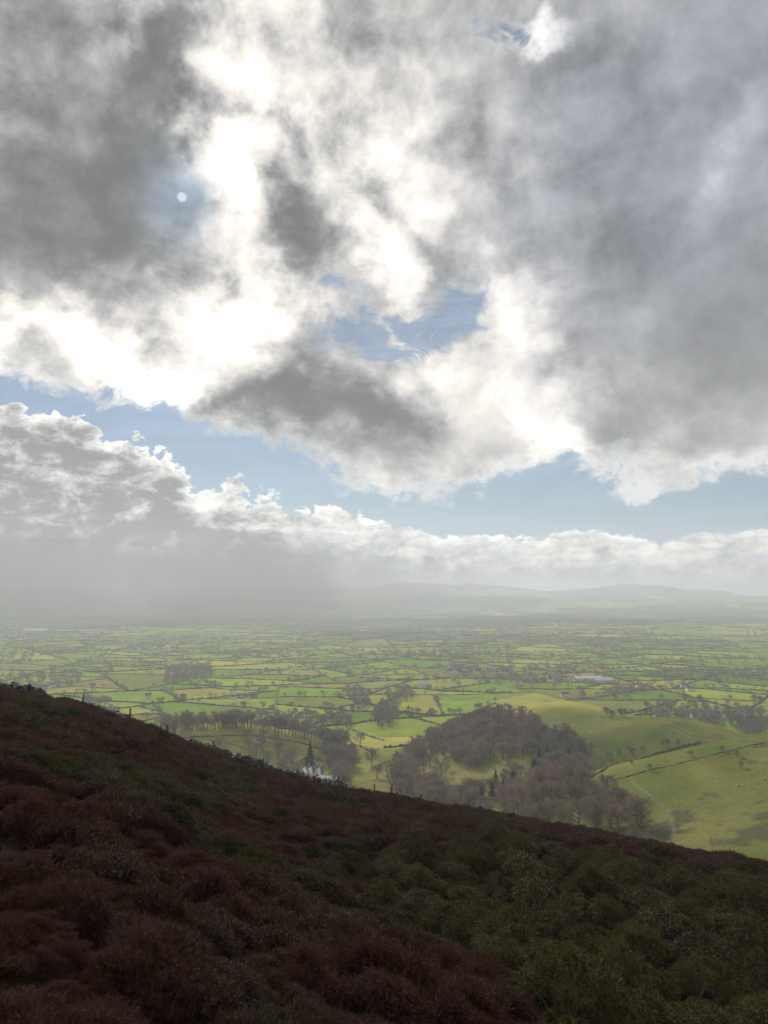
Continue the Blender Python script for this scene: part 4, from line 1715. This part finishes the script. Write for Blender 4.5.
def house(nm, px, py, L, W, he, hr, wm, rm, rz, label, cat='house', group=None, win=2, chim=1, loc=None):
    q = loc or at_px(px, py, 950 if py < 740 else 150)
    e = link(nm, None, loc=tuple(q), rz=rz)
    g = Geo(); gable_walls(g, L, W, he, hr); part('wall', g, wm, e)
    g = Geo(); gable_roof(g, L, W, he, hr); rf = part('roof', g, rm, e)
    for k in range(chim):
        g = Geo(); s = -1 if k else 1
        box(g, s * L * .42 - .45, s * L * .42 + .45, -.4, .4, hr - .6, hr + 1.4); part('chimney', g, BRICK, rf)
    if win:
        for k in range(win):
            for lv in ((.9, 2.1), (3.2, 4.3)) if he > 4.4 else ((.9, 2.1),):
                x = (k + .5) / win * L - L / 2
                g = Geo(); box(g, x - .6, x + .6, -W / 2 - .06, -W / 2 + .02, lv[0], lv[1]); part('window', g, WINM, e)
    if cat == 'house':
        g = Geo(); box(g, -.2, .8, -W / 2 - .05, -W / 2 + .02, 0, 2.05) if win % 2 == 0 else box(g, L * .3, L * .3 + .9, -W / 2 - .05, -W / 2 + .02, 0, 2.05)
        part('door', g, BARK, e)
    tag(e, label, cat, group)
    return e


# the white gabled house below the tall conifer
q = at_px(314, 779)
e = link('gabled_house', None, loc=tuple(q), rz=R(-14), sc=1.12)
g = Geo(); gable_walls(g, 17, 8, 5, 9); part('wall', g, WHITE, e)
g = Geo(); gable_roof(g, 17, 8, 5, 9); rf = part('roof', g, SLATE, e)
for ox in (-6.2, -1.8, 4.6):
    g = Geo(); gable_walls(g, 5.5, 3.9, 5.2, 8.6, ox, -4.2, 'y'); part('gable', g, WHITE, e)
    g = Geo(); gable_roof(g, 5.5, 3.9, 5.2, 8.6, ox, -4.2, 'y', .45); part('gable_roof', g, PALE, rf)
    g = Geo()
    for s in (-1, 1):
        y0 = -7.45
        g.add([(ox + s * 2.5, y0, 4.2), (ox + s * 2.5, y0, 4.9), (ox, y0, 9.25), (ox, y0, 8.4), (ox + s * 2.5, y0 - .15, 4.2), (ox + s * 2.5, y0 - .15, 4.9), (ox, y0 - .15, 9.25), (ox, y0 - .15, 8.4)],
              [(0, 1, 2, 3), (4, 7, 6, 5), (0, 4, 5, 1), (1, 5, 6, 2), (2, 6, 7, 3), (3, 7, 4, 0)])
    part('bargeboard', g, WPAINT, rf)
    for lv in ((1, 2.5), (3.7, 5.1)):
        g = Geo(); box(g, ox - .7, ox + .7, -7.02, -6.93, *lv); w_ = part('window', g, WINM, e)
        g = Geo(); box(g, ox - .85, ox + .85, -7.06, -6.96, lv[0] - .18, lv[0] - .02); part('sill', g, WPAINT, w_)
for ox in (-4, 2, 7.5):
    g = Geo(); box(g, ox - .6, ox + .6, -.5, .5, 8.2, 11.2); part('chimney', g, BRICK, rf)
g = Geo(); box(g, 1.0, 2.2, -4.08, -3.97, 0, 2.1); part('door', g, BARK, e)
tag(e, 'white house with three steep gables among the trees below the crest wall', 'house')
house('outbuilding', 327, 782, 12, 5, 2.6, 4.6, WHITE, PALE, R(-24), 'low pale roofed outbuilding just right of the white gabled house', 'outbuilding', win=0, chim=0)
house('cottage', 240, 698, 13, 7, 4.8, 7.5, WHITE, SLATE, R(12), 'largest white farmhouse in the cluster behind the long bright field', win=3)
for p, L, m, lb in (((247, 699), 10, CREAM, 'cream farm cottage right of the largest white farmhouse'), ((252, 697), 18, STONEW, 'long grey barn at the right end of the farm cluster'),
                    ((233, 699), 9, WHITE, 'small white cottage at the left end of the farm cluster')):
    house('farm_building', p[0], p[1], L, 6.5, 4, 6.6, m, SLATE, trng.uniform(-.5, .5), lb, 'farm building', win=2)
# village in the middle of the plain, with its terraces
for i in range(34):
    px, py = 449 + trng.random() * 64, 668 + trng.random() * 7
    house('village_house', px, py, trng.uniform(10, 17), trng.uniform(7, 9), trng.uniform(4.5, 5.5), 8, trng.choice([WHITE, WHITE, CREAM, BRICK]), SLATE, trng.uniform(-.7, .7),
          'tiny pale house in the village strung across the middle of the plain', group='village houses in the middle of the plain', win=2)
for i in range(16):
    px, py = 525 + trng.random() * 40, 676 + trng.random() * 9
    house('village_house', px, py, trng.uniform(10, 15), trng.uniform(7, 9), 4.8, 8, trng.choice([WHITE, CREAM, BRICK]), SLATE, trng.uniform(-.7, .7),
          'small pale house in the hamlet beyond the wooded hill', group='houses beyond the wooded hill', win=2)
for i in range(14):
    px, py = 130 + trng.random() * 46, 645 + trng.random() * 6
    house('village_house', px, py, trng.uniform(14, 22), 9, 5, 9, trng.choice([WHITE, CREAM]), SLATE, trng.uniform(-.5, .5),
          'far tiny house in the hazy village above the left fields', group='houses of the far left village', win=0)
for i in range(22):
    px, py = 652 + trng.random() * 100, 712 + trng.random() * 11
    house('village_house', px, py, trng.uniform(9, 14), 7.5, 4.8, 7.8, trng.choice([WHITE, CREAM, STONEW]), SLATE, trng.uniform(-.7, .7),
          'house half hidden in the trees beyond the green hills at the right', group='houses among the right hand trees', win=2)
for i in range(9):
    px, py = 28 + trng.random() * 34, 685 + trng.random() * 6
    house('farm_building', px, py, trng.uniform(10, 16), 8, 4.5, 7.5, trng.choice([WHITE, CREAM]), SLATE, trng.uniform(-.6, .6),
          'pale farm building just above the crest wall at the left', 'farm building', 'farm at the left', win=2)
S1 = [((565, 697), 15, 'lone white farmhouse just beyond the sunlit yellow dome'), ((618, 691), 15, 'white cottage alone in green fields beyond the domes'),
      ((668, 683), 17, 'tall white house against the dark wood band at the right'), ((685, 688), 14, 'white house in front of the dark wood band at the right'),
      ((690, 691), 13, 'smaller white house nearest the fields below the dark wood band'), ((345, 722), 12, 'white cottage beside the lane right of the knoll'),
      ((200, 633), 34, 'far white building catching the light in the haze at the left'), ((423, 686), 20, 'long white farm shed at the left foot of the wooded hill'),
      ((105, 715), 11, 'small white cottage low in the trees beyond the fence'), ((148, 698), 10, 'white cottage by the hedge junction beyond the fence')]
for (px, py), L, lb in S1:
    house('white_cottage', px, py, L, 8, 5, 8.5 if L < 30 else 9, WHITE, SLATE if L < 18 else TIN, trng.uniform(-.4, .4), lb, win=2)
for (px, py), L, W, lb in (((36, 631), 120, 24, 'very long low white glasshouse far away in the haze at the left'), ((588, 681), 60, 22, 'long pale roofed shed left of a shorter one in the plain'),
                           ((603, 683), 36, 18, 'shorter pale roofed shed right of the long one in the plain')):
    house('long_shed', px, py, L, W, 6, 10, TIN, TIN, R(3), lb, 'shed', win=0, chim=0)
# ------------------------------------------------------------------ haze
def build_haze():
    me = bpy.data.meshes.new('haze')
    x0, x1, y0, y1, z0, z1 = -27000, 27000, -27000, 27000, -260, HAZE_TOP
    v = [(a, b, c) for c in (z0, z1) for a, b in ((x0, y0), (x1, y0), (x1, y1), (x0, y1))]
    f = [(0, 3, 2, 1), (4, 5, 6, 7), (0, 1, 5, 4), (1, 2, 6, 5), (2, 3, 7, 6), (3, 0, 4, 7)]
    me.from_pydata(v, [], f)
    m, nt, bs = new_mat('haze')
    nt.nodes.remove(bs)
    pv = nt.nodes.new('ShaderNodeVolumePrincipled')
    pv.inputs['Color'].default_value = (0.71, 0.745, 0.82, 1)
    pv.inputs['Density'].default_value = HAZE_DENSITY
    pv.inputs['Anisotropy'].default_value = 0.25
    nt.links.new(pv.outputs[0], nt.nodes['Material Output'].inputs['Volume'])
    me.materials.append(m)
    o = bpy.data.objects.new('haze', me)
    o['kind'] = 'stuff'
    COL.objects.link(o)


def rain(loc, rad, dens, alb, label):
    """soft-edged body of drizzle over the far land, also standing in for cloud shade"""
    bm = bmesh.new()
    bmesh.ops.create_icosphere(bm, subdivisions=5, radius=1)
    for v in bm.verts:
        n = mnoise.fractal(Vector(v.co) * 1.4 + Vector(loc) * .001, .9, 2.0, 4)
        v.co *= 1 + n * .28
        v.co.x *= rad[0]
        v.co.y *= rad[1]
        v.co.z *= rad[2]
    me = bpy.data.meshes.new('rain_shade')
    bm.to_mesh(me)
    bm.free()
    m, nt, bs = new_mat('drizzle')
    nt.nodes.remove(bs)
    pv = nt.nodes.new('ShaderNodeVolumePrincipled')
    pv.inputs['Color'].default_value = (alb, alb * 1.01, alb * 1.02, 1)
    pv.inputs['Density'].default_value = dens
    nt.links.new(pv.outputs[0], nt.nodes['Material Output'].inputs['Volume'])
    me.materials.append(m)
    o = bpy.data.objects.new('rain_shade', me)
    o.location = loc
    COL.objects.link(o)
    tag(o, label, 'rain', kind='stuff')


rain((-2600, 6100, 60), (2900, 3050, 430), 1.5e-4, .18, 'broad thin veil of drizzle and stand-in cloud shade over the far land at the left')
rain((-2300, 5700, 80), (420, 1500, 450), 4.6e-4, .2, 'narrow dark column added beside a sun shaft gap in the drizzle at the far left')  # three dark columns added; the gaps between them stand in for sun shafts
rain((-1050, 6000, 80), (720, 1600, 450), 4.2e-4, .2, 'widest dark column, added so the gaps read as sun shafts, left of the middle of the far land')
rain((-3350, 6900, 80), (380, 1500, 450), 4.4e-4, .2, 'dark column, added so the gaps read as sun shafts, at the very left edge of the far land')
rain((-700, 9300, 150), (1300, 1500, 480), 2.0e-4, .25, 'farthest grey rain curtain and stand-in cloud shade in front of the middle hills')
HAZE_DENSITY = 1.45e-4
HAZE_TOP = 345
build_haze()
SC.cycles.use_denoising = True
SC.cycles.volume_bounces = 1
SC.cycles.max_bounces = 6
SC.cycles.diffuse_bounces = 2
SC.cycles.glossy_bounces = 1
SC.cycles.transparent_max_bounces = 8
SC.cycles.sample_clamp_indirect = 4
SC.cycles.adaptive_threshold = 0.015
SC.cycles.adaptive_min_samples = 20
